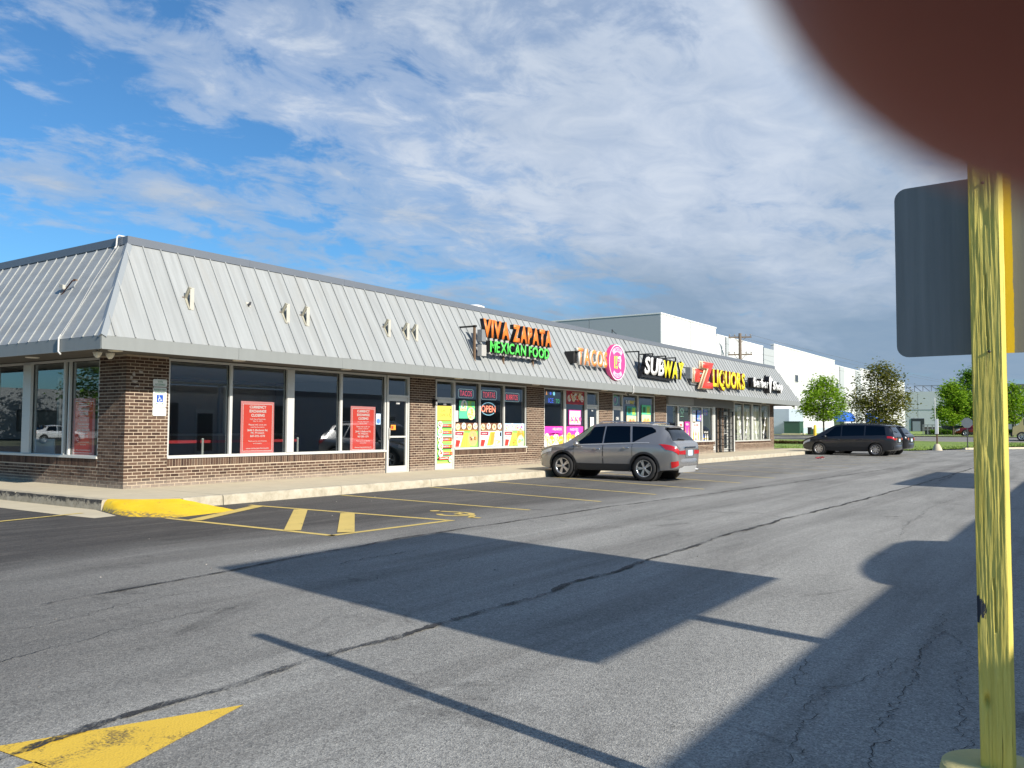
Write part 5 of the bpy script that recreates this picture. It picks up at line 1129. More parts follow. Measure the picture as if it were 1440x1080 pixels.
    if o.get('skid'): v = []; rb = MB(); [v.extend([(xr-.05+.12*abs(a)**3, w_*.8*a, bz[0]-.13), (xr-.085+.12*abs(a)**3, w_*.8*a, bz[0]+.05)]) for a in (-1+2*i/8 for i in range(9))]; rb.add(v, [(2*i, 2*i+1, 2*i+3, 2*i+2) for i in range(8)], 0, True); obj('skid_plate', rb, M_silverp, t); obj('exhaust', MB().tube([(xr-.10, -.45, bz[0]-.08), (xr+.2, -.45, bz[0]-.06)], .04, 10), M_chrome, t)
    sx, sz, sw = o['spoiler']; sp_ = MB(); sp_.add([(sx+.25, -sw, sz+.0), (sx+.25, sw, sz+.0), (sx-.06, sw*.92, sz-.035), (sx-.06, -sw*.92, sz-.035), (sx+.25, -sw, sz-.03), (sx+.25, sw, sz-.03), (sx-.05, sw*.92, sz-.065), (sx-.05, -sw*.92, sz-.065)], [(0, 3, 2, 1), (4, 5, 6, 7), (3, 7, 6, 2), (0, 4, 7, 3), (1, 2, 6, 5)]); obj('spoiler', sp_, paint, t)
    obj('wiper', MB().tube([c.pt(o['bl'][0] if not callable(o['bl'][0]) else o['bl'][0](11), 12, .02), c.pt((o['bl'][0] if not callable(o['bl'][0]) else o['bl'][0](11))+.03, 11, .03)], .012, 6), M_black, t)
    fr = MB(); fr.box((xf-.01, -.50, .48), (xf+.03, .50, .72)); obj('grille', fr, M_clad, t)
    # seats and trim seen through the glass
    iv = MB()
    for x in (.25, -.75):
        for y in (-.38, .38): iv.box((x-.25, y-.24, .55), (x+.25, y+.24, .72)).obox((x-.27, y, 1.0), (1, 0, .25), (0, 1, 0), (-.25, 0, 1), .06, .23, .32).obox((x-.38, y, 1.38), (1, 0, .2), (0, 1, 0), (-.2, 0, 1), .04, .13, .09)
    obj('seats', iv, mat('seat_grey', (.06, .06, .065), .8), t)
    return t
# station: x, bottom z, shoulder z, top z, sill half width, belt half width, roof half width
SUV = [(-2.36, .44, .90, .99, .66, .74, .60), (-2.30, .36, .98, 1.10, .78, .84, .66), (-2.18, .32, 1.04, 1.20, .84, .90, .66), (-1.98, .30, 1.07, 1.46, .88, .925, .64), (-1.78, .28, 1.075, 1.60, .89, .935, .645), (-1.2, .26, 1.06, 1.665, .89, .94, .66), (-.3, .25, 1.02, 1.69, .88, .935, .665), (.35, .25, .99, 1.66, .88, .935, .65), (.62, .25, .985, 1.56, .88, .935, .64), (1.0, .26, .98, 1.31, .88, .935, .66), (1.32, .27, .97, 1.07, .88, .94, .70), (1.8, .28, .90, .99, .87, .92, .70), (2.12, .30, .80, .88, .80, .86, .66), (2.28, .34, .66, .74, .66, .72, .58)]
def lin(ta, xa, tb, xb): return lambda t: xa+(xb-xa)*(t-ta)/(tb-ta)
suv_o = dict(spokes=5, arch=True, chrome=True, ws=(lin(9.2, .63, 12, .66), lin(9.2, 1.20, 12, 1.26), 9.2, 12, .006), bl=(lin(9.3, -2.19, 12, -2.21), lin(9.3, -1.86, 12, -1.90), 9.3, 12, .007),
    side=[(.02, lin(7.2, .98, 9.05, .40), 7.2, 9.05), (lin(7.2, -.90, 9.05, -.80), -.03, 7.2, 9.05), (lambda t: -1.0-.70*min(1, (t-7.2)/1.35)+.22*max(0, (t-8.55)/.5), lin(7.2, -.97, 9.05, -.87), 7.22, 9.05)], trim=[(-1.5, 1.02, 7.05, 7.16)],
    doors=[(-.02, .98, 2.6, 7.0), (-.98, -.02, 2.6, 7.0)], mirror=.82, lamps=[(-2.35, lin(4.95, -2.02, 6.5, -1.80), 4.95, 6.5, 'r'), (1.75, 2.2, 5.3, 6.6, 'c'), (-2.33, -2.16, 2.6, 3.5, 'r')], tail=[(.27, .735, .775, .895, .014, 'r')], tailw=.80, platez=.74, bumper=(.40, .66), skid=True, spoiler=(-1.92, 1.60, .60), rails=[(-1.5, .03), (-1.35, .06), (.1, .06), (.25, .03)])
M_suv = car_paint('paint_bronze_grey', (.335, .33, .33), .24, .6)
build_car('parked_car', 'bronze grey metallic SUV parked nose in at the kerb of the ice cream shop', (12.654, -4.67, -.19), math.radians(90.7), SUV, M_suv, 2.70, .365, .935, suv_o, None, .968)
VAN = [(-2.52, .44, .92, 1.02, .66, .76, .60), (-2.46, .34, 1.0, 1.16, .80, .88, .70), (-2.34, .30, 1.05, 1.40, .88, .94, .72), (-2.18, .28, 1.07, 1.62, .90, .96, .72), (-1.95, .26, 1.075, 1.70, .91, .975, .73), (-1.2, .24, 1.05, 1.755, .91, .985, .735), (.0, .23, 1.01, 1.765, .91, .985, .74), (.55, .23, .99, 1.72, .91, .985, .73), (1.0, .24, .98, 1.55, .90, .98, .72), (1.45, .25, .98, 1.29, .90, .975, .73), (1.78, .26, .95, 1.08, .89, .96, .76), (2.15, .28, .86, .96, .84, .90, .72), (2.42, .32, .72, .82, .72, .78, .62), (2.52, .38, .58, .66, .56, .62, .5)]
van_o = dict(spokes=8, ws=(lin(9.2, .75, 12, .78), lin(9.2, 1.62, 12, 1.70), 9.2, 12, .006), bl=(lin(9.3, -2.38, 12, -2.41), lin(9.3, -2.12, 12, -2.14), 9.3, 12, .007),
    side=[(.32, lin(7.2, 1.45, 9.05, .62), 7.2, 9.05), (-.92, .25, 7.2, 9.05), (lin(7.2, -2.05, 9.05, -1.95), -1.0, 7.2, 9.05)], doors=[(.28, 1.30, 2.6, 7.0), (-1.0, .28, 2.6, 7.0)], mirror=1.12, lamps=[(-2.50, -2.12, 5.4, 6.9, 'r'), (2.0, 2.42, 5.0, 6.4, 'c')], tail=[(.45, .76, .88, 1.0, .012, 'r')], tailw=.86, platez=.78, bumper=(.36, .62), spoiler=(-2.2, 1.67, .66), rails=[(-1.7, .02), (-1.55, .05), (.2, .05), (.35, .02)])
build_car('parked_car', 'dark charcoal minivan parked past the far end of the shops', (40.571, -5.118, -.19), math.radians(86.9), VAN, car_paint('paint_charcoal', (.030, .033, .040), .30, .5), 3.03, .345, .98, van_o)
suv3 = dict(suv_o); suv3.update(chrome=False, arch=False, skid=False, lamps=[suv_o['lamps'][1]], tail=[(.5, .72, .82, .95, .012, 'r')])
build_car('parked_car', 'black SUV mostly hidden behind the charcoal minivan', (43.35, -5.35, -.19), math.radians(86), SUV, car_paint('paint_black', (.016, .017, .020), .28, .4), 2.70, .365, .935, suv3, None, 1.04)

# ================================================================== BEYOND THE LOT
M_whw = mat('warehouse_white', (.60, .61, .62), .7, var=.04, vscale=.3); M_whg = mat('warehouse_grey_or_shaded', (.38, .41, .43), .7, var=.04, vscale=.3); M_win = mat('window_dark', (.05, .06, .07), .2)
wh = thing('warehouse', 'huge white panel warehouse with stepped roofline rising behind the shops', 'building', (60.93, 15.6, .3))
def wall_panels(parent, segs, yface, out, z0=0, name='wall_panel'):
    for (x0, x1, zt, m_) in segs:
        n = max(1, round((x1-x0)/7.6)); w = (x1-x0)/n
        for i in range(n):
            a, b_ = x0+w*i, x0+w*(i+1)
            obj(name, MB().box((a+.05, yface-out.get(m_, 0), z0), (b_-.05, yface+.4, zt)), M_whg if m_ == 'g' else M_whw, parent)
segs = [(0, 13.6, 11.3, 'w'), (13.63, 16.3, 10.65, 'w'), (16.3, 17.3, 10.65, 'g'), (17.3, 28.9, 10.65, 'w'), (28.9, 33.0, 10.55, 'g'), (33.06, 63.2, 11.25, 'w'), (63.3, 66, 10.6, 'w'), (66, 69, 10.6, 'g'), (69, 77, 10.6, 'w'), (77, 80.6, 10.6, 'g'), (80.7, 95.3, 11.25, 'w'), (95.3, 122, 10.7, 'w')]
wall_panels(wh, segs, 0, {'g': .10})
obj('core', MB().box((.1, .35, 0), (122, 60, 10.4)), M_whg, wh)
for i in range(9): obj('wall_panel', MB().box((-.12, .02+7.4*i, 0), (.28, 7.4*(i+1)-.03, 11.3 if i < 9 else 10)), M_whg, wh)  # side wall of the white building, its shade put in as grey
obj('roof_trim', MB().box((-.16, -.04, 11.3), (.3, 60, 11.42)).box((.3, -.06, 11.3), (13.6, .42, 11.42)).box((13.63, -.05, 10.65), (28.9, .42, 10.75)).box((33.06, -.05, 11.25), (63.2, .42, 11.37)).box((63.3, -.05, 10.6), (80.6, .42, 10.7)), M_white, wh)
for x, z in ((42.6, 7.0), (64.5, 7.0), (24, 7.0)): f = obj('window', MB().box((x-.8, -.06, z), (x+.8, .02, z+1.1)), M_alu, wh); obj('pane', MB().box((x-.7, -.07, z+.1), (x+.7, -.061, z+1.0)), M_win, f)
obj('low_band', MB().box((33.1, -.03, .0), (95, -.001, 1.1)), mat('wall_blue_grey', (.38, .45, .52), .7, var=.08), wh)  # blue-grey band along the foot of the wall
obj('low_block', MB().box((30.5, -2.5, 0), (36.5, -.12, 3.3)), mat('wall_blue_grey', (.3, .37, .43)), wh)  # blue-grey block against the foot of the wall
def awning(x, z, w, d, h, lb):
    t = thing('awning', lb, 'awning', (x, 15.5, z)); mb = MB(); n = 8; prof = [(-.1, h)]+[(-d*math.sin(.5*math.pi*i/n)-.1, h*(math.cos(.5*math.pi*i/n))) for i in range(1, n+1)]
    for s_ in (-w/2, w/2): mb.add([(s_, 0, 0)]+[(s_, p[0], p[1]) for p in prof]+[(s_, -d-.1, -.35), (s_, 0, -.35)], [tuple(range(n+4))])
    v = [(s_, p[0], p[1]) for p in prof+[(-d-.1, -.35)] for s_ in (-w/2, w/2)]; mb.add(v, [(2*i, 2*i+1, 2*i+3, 2*i+2) for i in range(n+1)]); obj('fabric', mb, mat('awning_blue', (.015, .12, .55), .6), t)
    obj('post', MB().box((-w/2+.1, -d, -z+.55), (-w/2+.2, -d+.1, -.35)).box((w/2-.2, -d, -z+.55), (w/2-.1, -d+.1, -.35)), M_white, t); return t
awning(126.0, 2.7, 6.0, 1.6, 1.3, 'bright blue curved awning on the white warehouse right of the young maple'); awning(148, 2.7, 6, 1.6, 1.3, 'dark blue awning on the warehouse half hidden by the large tree')
wg = thing('warehouse_wing', 'far pale warehouse wing with a dock door beyond the parked cars', 'building', (250, 15.4, .3))
for i in range(14): obj('wall_panel', MB().box((0, -8*(i+1)+.04, 6.4), (.4, -8*i-.04, 11.4)), M_whw if i % 5 else M_whg, wg); obj('wall_panel', MB().box((.02, -8*(i+1)+.04, 0), (.4, -8*i-.04, 6.2)), M_whw, wg)
for i in range(4): obj('wall_panel', MB().box((0, 8*i+.04, 0), (.4, 8*(i+1)-.04, 11.4)), M_whw, wg)
obj('core', MB().box((.35, -112, 0), (40, 31, 10.8)), M_whg, wg); obj('band', MB().box((-.05, -112, 6.2), (.1, 31, 6.4)), mat('band_grey', (.25, .28, .30)), wg)
for y in (8.0, -14, -30): dk = obj('dock_door', MB().box((-.10, y-1.6, .2), (.05, y+1.8, 3.9)), mat('dock_dark', (.035, .04, .045)), wg); obj('dock_panel', MB().box((-.14, y-.6, .3), (-.101, y+1.4, 3.1)), mat('dock_grey', (.30, .33, .36)), dk)
t = thing('rooftop_unit', 'dark boxy ventilation unit on the far pale roof', 'roof unit', (280, .5, 12)); obj('body', MB().box((-2, -2.2, .3), (2, 2.2, 2.5)), M_frame_dk, t); obj('base', MB().box((-1.6, -1.8, -.9), (1.6, 1.8, .3)), M_whg, t); obj('duct', MB().box((-1, -4.2, -.8), (1, -2.3, 1.0)), M_whw, t)
t = thing('rooftop_structure', 'low steel framework on the roof of the far warehouse wing', 'roof unit', (256, 21, 11)); mb = MB()
for i in range(6): mb.box((0, -7+2.2*i, 0), (.2, -6.8+2.2*i, 2.6)).obox((.1, -6+2.2*i, 1.4), (0, 1, .9), (1, 0, 0), (0, -.9, 1), 1.4, .08, .08)
mb.box((0, -7, 2.5), (.2, 4.2, 2.7)); obj('frame', mb, mat('steel_grey', (.22, .24, .26)), t)
t = thing('transformer_box', 'dark green utility box on the lawn before the warehouse', 'utility box', (91.6, 12.6, hz(91)+.06)); obj('cabinet', MB().box((-.8, -.9, .12), (.8, .9, 1.45)), mat('box_green', (.022, .075, .05), .5), t); obj('lid', MB().box((-.86, -.96, 1.45), (.86, .96, 1.53)), mat('box_green', (.022, .075, .05)), t); obj('plinth', MB().box((-1, -1.1, -.1), (1, 1.1, .12)), M_conc, t)
t = thing('bollard', 'short yellow bollard on the lawn before the warehouse', 'bollard', (87.9, 9.2, hz(87.9))); obj('post', MB().lathe([(.16, 0), (.16, 1.1), (.1, 1.2), (0, 1.22)], 12), M_ypaint, t)
for i, y in enumerate((13.6, 10.7, 10.2)): t = thing('utility_box', 'small %s on the lawn before the warehouse' % ('grey service post left of the green box', 'dark meter box right of the green box', 'low green box beside the dark meter box')[i], 'utility box', (92-.6*i, y+.4*(i == 0), hz(92)+.05)); obj('case', MB().box((-.2, -.2, 0), (.2, .2, (1.9, .8, .6)[i])), (M_alu, M_black, mat('box_green', (.02, .07, .05)))[i], t); obj('cap', MB().box((-.23, -.23, (1.9, .8, .6)[i]), (.23, .23, (1.9, .8, .6)[i]+.05)), M_frame_dk, t)
# power pole and wires
pp = thing('utility_pole', 'wooden power pole with two crossarms rising behind the shop roof', 'utility pole', (75.8, 13.5, 0)); M_pole = mat('pole_wood', (.17, .13, .10), .9, var=.25, vscale=8)
obj('pole', MB().tube([(0, 0, 0), (0, 0, 11.1)], [.2, .15], 12), M_pole, pp)
for z, hl in ((10.7, 1.15), (8.9, 1.2)):
    d = Vector((.4, -.92, 0)); a = obj('crossarm', MB().obox((0, -.0, z), d, Vector((.92, .4, 0)), (0, 0, 1), hl, .06, .07), M_pole, pp)
    for k in (-1, -.5, .55, 1): c_ = d*hl*k*.92; obj('insulator', MB().lathe([(.03, .07), (.03, .16), (.075, .19), (.06, .29), (0, .31)], 8, 0, (c_.x, c_.y, z)), mat('porcelain', (.25, .22, .2), .3), a)
    obj('brace', MB().tube([d*hl*.5+Vector((0, 0, z)), Vector((0, 0, z-.7))], .025, 5).tube([d*-hl*.5+Vector((0, 0, z)), Vector((0, 0, z-.7))], .025, 5), M_pole, pp)
obj('transformer', MB().lathe([(0, 7.3), (.22, 7.3), (.24, 8.1), (0, 8.15)], 12, 0, (.35, -.3, 0)), M_alu, pp)
for i, (y0, y1, z0, z1) in enumerate(((12.6, 10, 10.95, 11.2), (14.4, 13, 10.95, 11.6), (12.5, 8, 9.15, 9.6))):
    t = thing('power_line', 'thin power cable strung from the pole past the warehouse, %s' % ('right upper one', 'left upper one', 'lower one')[i], 'cable', (76, y0, z0), 0, 'power cables'); L = []
    for k in range(25): s_ = k/24; L.append((190*s_, (y1-y0)*s_-14*s_, (z1-z0)*s_-4*1.1*s_*(1-s_)))
    obj('wire', MB().tube(L, .012, 4), M_frame_dk, t)

# ------------------------------------------------------------------ trees
def leaf_mat(name, a, b_, c_):
    m = bpy.data.materials.new(name); m.use_nodes = True; t = m.node_tree; t.nodes.clear()
    r_ = t.nodes.new('ShaderNodeNewGeometry').outputs['Random Per Island']; c = ramp(t, r_, [(0, a), (.45, b_), (1, c_)])
    d = N(t, 'ShaderNodeBsdfDiffuse'); tr = N(t, 'ShaderNodeBsdfTranslucent'); mx = N(t, 'ShaderNodeMixShader'); mx.inputs[0].default_value = .38; o = N(t, 'ShaderNodeOutputMaterial')
    t.links.new(c, d.inputs[0]); t.links.new(mixc(t, 1.0, c, (1.25, 1.3, .7), 'MULTIPLY'), tr.inputs[0]); t.links.new(d.outputs[0], mx.inputs[1]); t.links.new(tr.outputs[0], mx.inputs[2]); t.links.new(mx.outputs[0], o.inputs[0]); return m
M_bark = mat('bark', (.085, .065, .05), .95, var=.3, vscale=12); M_barkp = mat('bark_pale', (.32, .29, .25), .9, var=.3, vscale=10)
LF = {'lime': leaf_mat('leaf_lime', (.12, .22, .02), (.23, .38, .03), (.34, .48, .07)), 'olive': leaf_mat('leaf_olive', (.06, .075, .028), (.15, .16, .045), (.27, .25, .075)), 'green': leaf_mat('leaf_green', (.05, .12, .016), (.10, .22, .026), (.18, .30, .045)), 'brown': leaf_mat('leaf_brown', (.07, .045, .03), (.12, .08, .045), (.16, .14, .05))}
def tree(label, loc, h, crown_r, z0, kind, seed, nleaf=5000, leaf=.13, bark=None, trunk_r=.09, shape=1.0, name='tree', clumps=46):
    q = random.Random(seed); t = thing(name, label, 'tree', loc); bark = bark or M_bark; tm = MB()
    top = Vector((q.uniform(-.2, .2), q.uniform(-.2, .2), h*.86)); tm.tube([(0, 0, -.3), (q.uniform(-.03, .03), 0, z0*.6), (top.x*.5, top.y*.5, h*.55), top], [trunk_r*1.15, trunk_r, trunk_r*.6, .015], 9)
    cs_ = []
    for i in range(clumps):
        for _ in range(30):
            z = z0+(h-z0)*q.random(); k = (z-z0)/(h-z0); prof = math.sin(math.pi*min(1, max(0, k*.86+.12)))**(.75)*(1-.28*k*shape)
            a = q.uniform(0, 6.28); rr = crown_r*prof*math.sqrt(q.uniform(.06, 1)); p = Vector((rr*math.cos(a), rr*math.sin(a), z))
            if all((p-c_).length > crown_r*.20 for c_ in cs_): break
        cs_.append(p)
        b0 = Vector((top.x*.5*k, top.y*.5*k, max(z0*.8, z-.35*rr-.3))); tm.tube([b0, b0.lerp(p, .55)+Vector((0, 0, -.06*rr)), p], [trunk_r*.38*(1-.5*k)+.008, .018, .006], 5)
    obj('trunk', tm, bark, t); lm = MB()
    for i in range(nleaf):
        c_ = q.choice(cs_); s_ = crown_r*.19; p = c_+Vector((q.gauss(0, s_), q.gauss(0, s_), q.gauss(0, s_*.75)))
        if p.z < z0*.86: continue
        a, b_ = q.uniform(0, 6.28), q.gauss(0, .6); u = Vector((math.cos(a), math.sin(a), b_*.6)).normalized(); v_ = u.cross(Vector((q.gauss(0, .5), q.gauss(0, .5), 1))).normalized(); l_ = leaf*q.uniform(.6, 1.35)
        lm.add([p-u*l_, p-v_*l_*.55, p+u*l_, p+v_*l_*.55+Vector((0, 0, -.15*l_))], [(0, 1, 2, 3)])
    cr = obj('crown', lm, LF[kind], t); return t
tree('young maple with bright lime crown left of the blue awning', (83.1, 7.05, hz(83)), 6.1, 2.35, 2.0, 'lime', 3, 9500, .135)
tree('large olive brown tree with airy crown right behind the parked minivan', (75.8, .1, hz(75)), 6.9, 2.75, 1.0, 'olive', 8, 12000, .125, None, .12, .9, 'tree', 60)
tree('dense green tree just left of the stop sign', (96.6, -3.6, hz(96)), 5.9, 2.1, 1.3, 'lime', 13, 7500, .15)
tree('taller dark green tree half hidden by the yellow post', (98.5, -5.2, hz(98)), 7.2, 2.3, 1.5, 'green', 14, 9000, .15)
tree('rounded green tree with pale trunk right of the yellow post', (100.4, -9.25, hz(100)), 5.6, 1.7, 1.6, 'lime', 15, 6500, .15, M_barkp)
tree('green tree at the right edge beyond the yellow truck', (103, -13.5, hz(100)), 6.4, 2.3, 1.5, 'green', 16, 6000, .16)
def shrub(name, label, loc, lx, ly, h, kind, seed, n, leaf=.06, group=None):
    q = random.Random(seed); t = thing(name, label, 'hedge' if 'hedge' in name else 'shrub', loc, 0, group); lm = MB()
    for i in range(n):
        x, y = q.uniform(-lx, lx), q.uniform(-ly, ly); z = h*math.sqrt(q.random())*(1-.25*(x/lx)**2)*(.75+.4*noise.noise((x*1.3, y*1.3, seed))); a = q.uniform(0, 6.28); u = Vector((math.cos(a), math.sin(a), q.uniform(-.4, .9)))*leaf; v_ = Vector((-math.sin(a), math.cos(a), q.uniform(-.5, .5)))*leaf*.5
        p = Vector((x, y, max(z, .02))); lm.add([p-u, p-v_, p+u, p+v_], [(0, 1, 2, 3)])
    obj('foliage', lm, LF[kind], t); sm = MB()
    for i in range(int(lx*ly*14)): x, y = q.uniform(-lx, lx), q.uniform(-ly, ly); sm.tube([(x, y, -.05), (x+q.gauss(0, .06), y+q.gauss(0, .06), h*.8)], .012, 4)
    obj('stems', sm, M_bark, t); return t
shrub('hedge', 'low brown winter-burnt hedge on the verge past the end of the shops', (63.5, 5.6, hz(63.5)-.02), .5, 5.4, .42, 'brown', 1, 7000, .07)
for i, y in enumerate((4.0, 6.5, 9.0, 11.5)): shrub('shrub', 'low dark shrub in the bed under the far trees, %s of four' % ('first', 'second', 'third', 'fourth')[i], (104+.4*i, -1.5-2.4*i, hz(104)), .9, 1.2, .9, 'green', 20+i, 1500, .10, 'shrubs under the far trees')
# lamp base post, stop sign seen from behind, rack
t = thing('sign_post', 'brown steel post with white sleeve standing in a concrete cone at the lot edge', 'post', (55.7, -7.45, GZ)); obj('concrete_base', MB().lathe([(.33, 0), (.30, .12), (.16, .42), (.10, .46), (0, .46)], 16), M_conc, t); obj('post', MB().box((-.05, -.05, .45), (.05, .05, 1.15)), M_rust, t); obj('sleeve', MB().box((-.09, -.09, 1.15), (.09, .09, 2.2)), M_white, t); obj('rod', MB().tube([(0, .1, 1.1), (0, .1, 3.7)], .03, 6), M_alu, t)
t = thing('stop_sign', 'back of an octagonal stop sign on a thin post at the lot edge', 'road sign', (60.2, -8.85, GZ)); obj('post', MB().box((-.03, -.035, -.2), (.03, .035, 2.35)), M_frame_dk, t)
obj('plate', MB().prism([(-.04, .39*math.cos(math.pi*(i+.5)/4), 1.95+.39*math.sin(math.pi*(i+.5)/4)) for i in range(8)], (-.01, 0, 0)), mat('sign_back', (.30, .31, .31), .5, .3), t)
t = thing('equipment_rack', 'grey steel guard rack before the far warehouse wing', 'rack', (112, .2, hz(112))); mb = MB()
for i in range(7): mb.box((-.05, -1.8+.55*i, 0), (.05, -1.7+.55*i, 1.3))
mb.box((-.04, -1.8, 1.2), (.04, 1.6, 1.3)).box((-.04, -1.8, .6), (.04, 1.6, .68)); obj('rails', mb, mat('steel_grey', (.22, .24, .26)), t); obj('block', MB().box((.3, -1.2, 0), (1.2, 1.4, 1.0)), M_frame_dk, t)
t = thing('dumpster', 'dark closed dumpster under the trees left of the stop sign', 'dumpster', (106, -2.6, hz(106))); obj('bin', MB().add([(-.8, -1.1, .1), (.8, -1.1, .1), (.9, 1.1, .1), (-.9, 1.1, .1), (-1, -1.3, 1.2), (1, -1.3, 1.2), (1, 1.3, 1.2), (-1, 1.3, 1.2)], [(3, 2, 1, 0), (0, 1, 5, 4), (1, 2, 6, 5), (2, 3, 7, 6), (3, 0, 4, 7)]), mat('bin_dark', (.02, .035, .035)), t); obj('lid', MB().add([(-1.03, -1.33, 1.2), (1.03, -1.33, 1.2), (1.03, 1.33, 1.45), (-1.03, 1.33, 1.45)], [(0, 1, 2, 3)]), M_black, t)
SED = [(-2.3, .42, .80, .92, .62, .70, .5), (-2.2, .32, .86, 1.0, .78, .84, .6), (-1.8, .26, .92, 1.04, .84, .90, .62), (-1.5, .24, .92, 1.10, .85, .90, .60), (-.9, .22, .92, 1.40, .86, .90, .58), (-.2, .22, .90, 1.46, .86, .90, .59), (.3, .22, .89, 1.40, .86, .90, .58), (.95, .23, .88, 1.08, .86, .90, .6), (1.3, .24, .86, .96, .86, .90, .62), (1.9, .26, .78, .86, .82, .86, .6), (2.2, .30, .66, .74, .7, .76, .55), (2.3, .36, .55, .62, .56, .62, .45)]
sed_o = dict(spokes=5, ws=(lin(9.2, .42, 12, .44), lin(9.2, .98, 12, 1.04), 9.2, 12, .006), bl=(lin(9.3, -1.55, 12, -1.58), lin(9.3, -.98, 12, -1.0), 9.3, 12, .007), side=[(-.15, lin(7.2, .85, 9.05, .30), 7.2, 9.05), (lin(7.2, -1.2, 9.05, -.85), -.2, 7.2, 9.05)], doors=[(-.18, .9, 2.6, 7.0), (-1.1, -.18, 2.6, 7.0)], mirror=.7, lamps=[(-2.28, -1.95, 5.2, 6.5, 'r'), (1.9, 2.22, 5.0, 6.5, 'c')], tail=[], tailw=.78, platez=.62, bumper=(.34, .56), spoiler=(-2.05, 1.01, .5))
build_car('parked_car', 'red car far off beside the stop sign, mostly behind the yellow post', (92.2, -6.6, hz(92)+.02), math.radians(100), SED, car_paint('paint_red', (.20, .015, .02)), 2.7, .33, .90, sed_o)
# yellow truck at the right edge
t = thing('box_truck', 'pale yellow truck cut off by the right edge of the view', 'truck', (78.6, -13.2, hz(77.5)), math.radians(90)); M_ty = mat('truck_yellow', (.50, .42, .20), .5, var=.05)
obj('cargo_box', MB().box((-3.6, -1.15, .9), (1.0, 1.15, 2.75)), M_ty, t); cb = obj('cab', MB().prism([(1.03, 1.05, .5), (1.03, 1.05, 2.2), (1.7, 1.05, 2.15), (2.15, 1.05, 1.45), (2.6, 1.05, 1.25), (2.65, 1.05, .5)][::-1], (0, -2.1, 0)), M_ty, t)
obj('windscreen', MB().quad((2.10, -.9, 1.49), (2.10, .9, 1.49), (1.74, .9, 2.06), (1.74, -.9, 2.06)), M_carglass, cb); obj('side_window', MB().box((1.2, 1.052, 1.45), (1.75, 1.06, 2.0)), M_win, cb); obj('bumper', MB().box((2.66, -1.05, .4), (2.8, 1.05, .75)), M_black, t); obj('chassis', MB().box((-3.5, -.5, .5), (2.5, .5, .9)), M_black, t)
for x in (-2.5, 1.9):
    for s_ in (1, -1): make_wheel(t, x, s_*.95, .42, .26, 6, s_)

# ================================================================== THE FOREGROUND POST
def wood_mat():
    m = bpy.data.materials.new('painted_wood'); m.use_nodes = True; t = m.node_tree; b = t.nodes['Principled BSDF']; b.inputs['Roughness'].default_value = .62; b.inputs['Specular IOR Level'].default_value = .3
    co = t.nodes.new('ShaderNodeTexCoord').outputs['Object']; g1 = noisen(t, mapn(t, co, (70, 70, 3.2)), 1.0, 7, .65, .8); g2 = noisen(t, mapn(t, co, (22, 22, 1.4), (3, 1, 0)), 1.0, 5, .6, .6)
    c = ramp(t, g1, [(.25, (.46, .37, .075)), (.45, (.63, .525, .115)), (.75, (.71, .61, .17))])
    c = mixc(t, .35, c, ramp(t, g2, [(.3, (.66, .62, .48)), (.6, (1, 1, 1))]), 'MULTIPLY')
    crack = ramp(t, noisen(t, mapn(t, co, (95, 95, 2.0), (5, 5, 5)), 1.0, 4, .7, .4), [(.30, 1.0), (.345, 0.0)])
    c = mixc(t, mathn(t, 'MULTIPLY', crack, .6), c, (.14, .11, .03))
    sp = N(t, 'ShaderNodeSeparateXYZ'); t.links.new(co, sp.inputs[0])
    # bare grey patches where the paint has come off, some black rubbed marks at bumper height
    chip = ramp(t, mathn(t, 'ADD', noisen(t, mapn(t, co, (34, 34, 9), (1, 4, 2)), 1.0, 6, .7), mathn(t, 'MULTIPLY', ramp(t, mathn(t, 'ABSOLUTE', mathn(t, 'SUBTRACT', sp.outputs[2], .92)), [(.03, 1.0), (.10, 0.0)]), mathn(t, 'MULTIPLY', ramp(t, mathn(t, 'MULTIPLY', mathn(t, 'ADD', sp.outputs[1], .01), 20.0), [(0, .0), (1, 1.0)]), .30))), [(.712, 0.0), (.735, 1.0)])
    c = mixc(t, chip, c, (.03, .035, .05)); t.links.new(c, b.inputs['Base Color'])
    bn = t.nodes.new('ShaderNodeBump'); bn.inputs['Strength'].default_value = .75; bn.inputs['Distance'].default_value = .004
    g3 = noisen(t, mapn(t, co, (260, 260, 9)), 1.0, 4, .6, .5)
    t.links.new(mathn(t, 'ADD', mathn(t, 'ADD', g1, mathn(t, 'MULTIPLY', g3, .5)), mathn(t, 'MULTIPLY', crack, -.9)), bn.inputs['Height']); t.links.new(bn.outputs[0], b.inputs['Normal']); return m
PB = Vector((-6.695, -16.006, GZ)); PH = 2.62
pst = thing('yellow_post', 'weathered yellow painted wooden post set in a round concrete footing', 'post', PB, math.radians(-3.5)); pm = MB(); hw = .0445
def wood_d(a, z, k):
    g = noise.noise((a*60+k*7, z*2.4, k))*.0011+noise.noise((a*210+k, z*6, k*3))*.0013+noise.noise((a*420+k, z*14, k*3))*.0007+noise.noise((a*15, z*1.2, k+4))*.0010
    for (ka, kz, wx, wz, dp) in ((.002, 2.18, .012, .035, -.004), (.0, 1.42, .010, .022, -.003), (-.022, .63, .008, .02, -.016), (.01, .72, .02, .05, .003)):
        if k == 0: e = ((a-ka)/wx)**2+((z-kz)/wz)**2; g += dp*math.exp(-e)
    if k == 0 and abs(a-.004-.004*math.sin(z*9)) < .0022 and (1.75 < z < 2.0 or .85 < z < 1.02 or .3 < z < .42): g -= .006
    return g
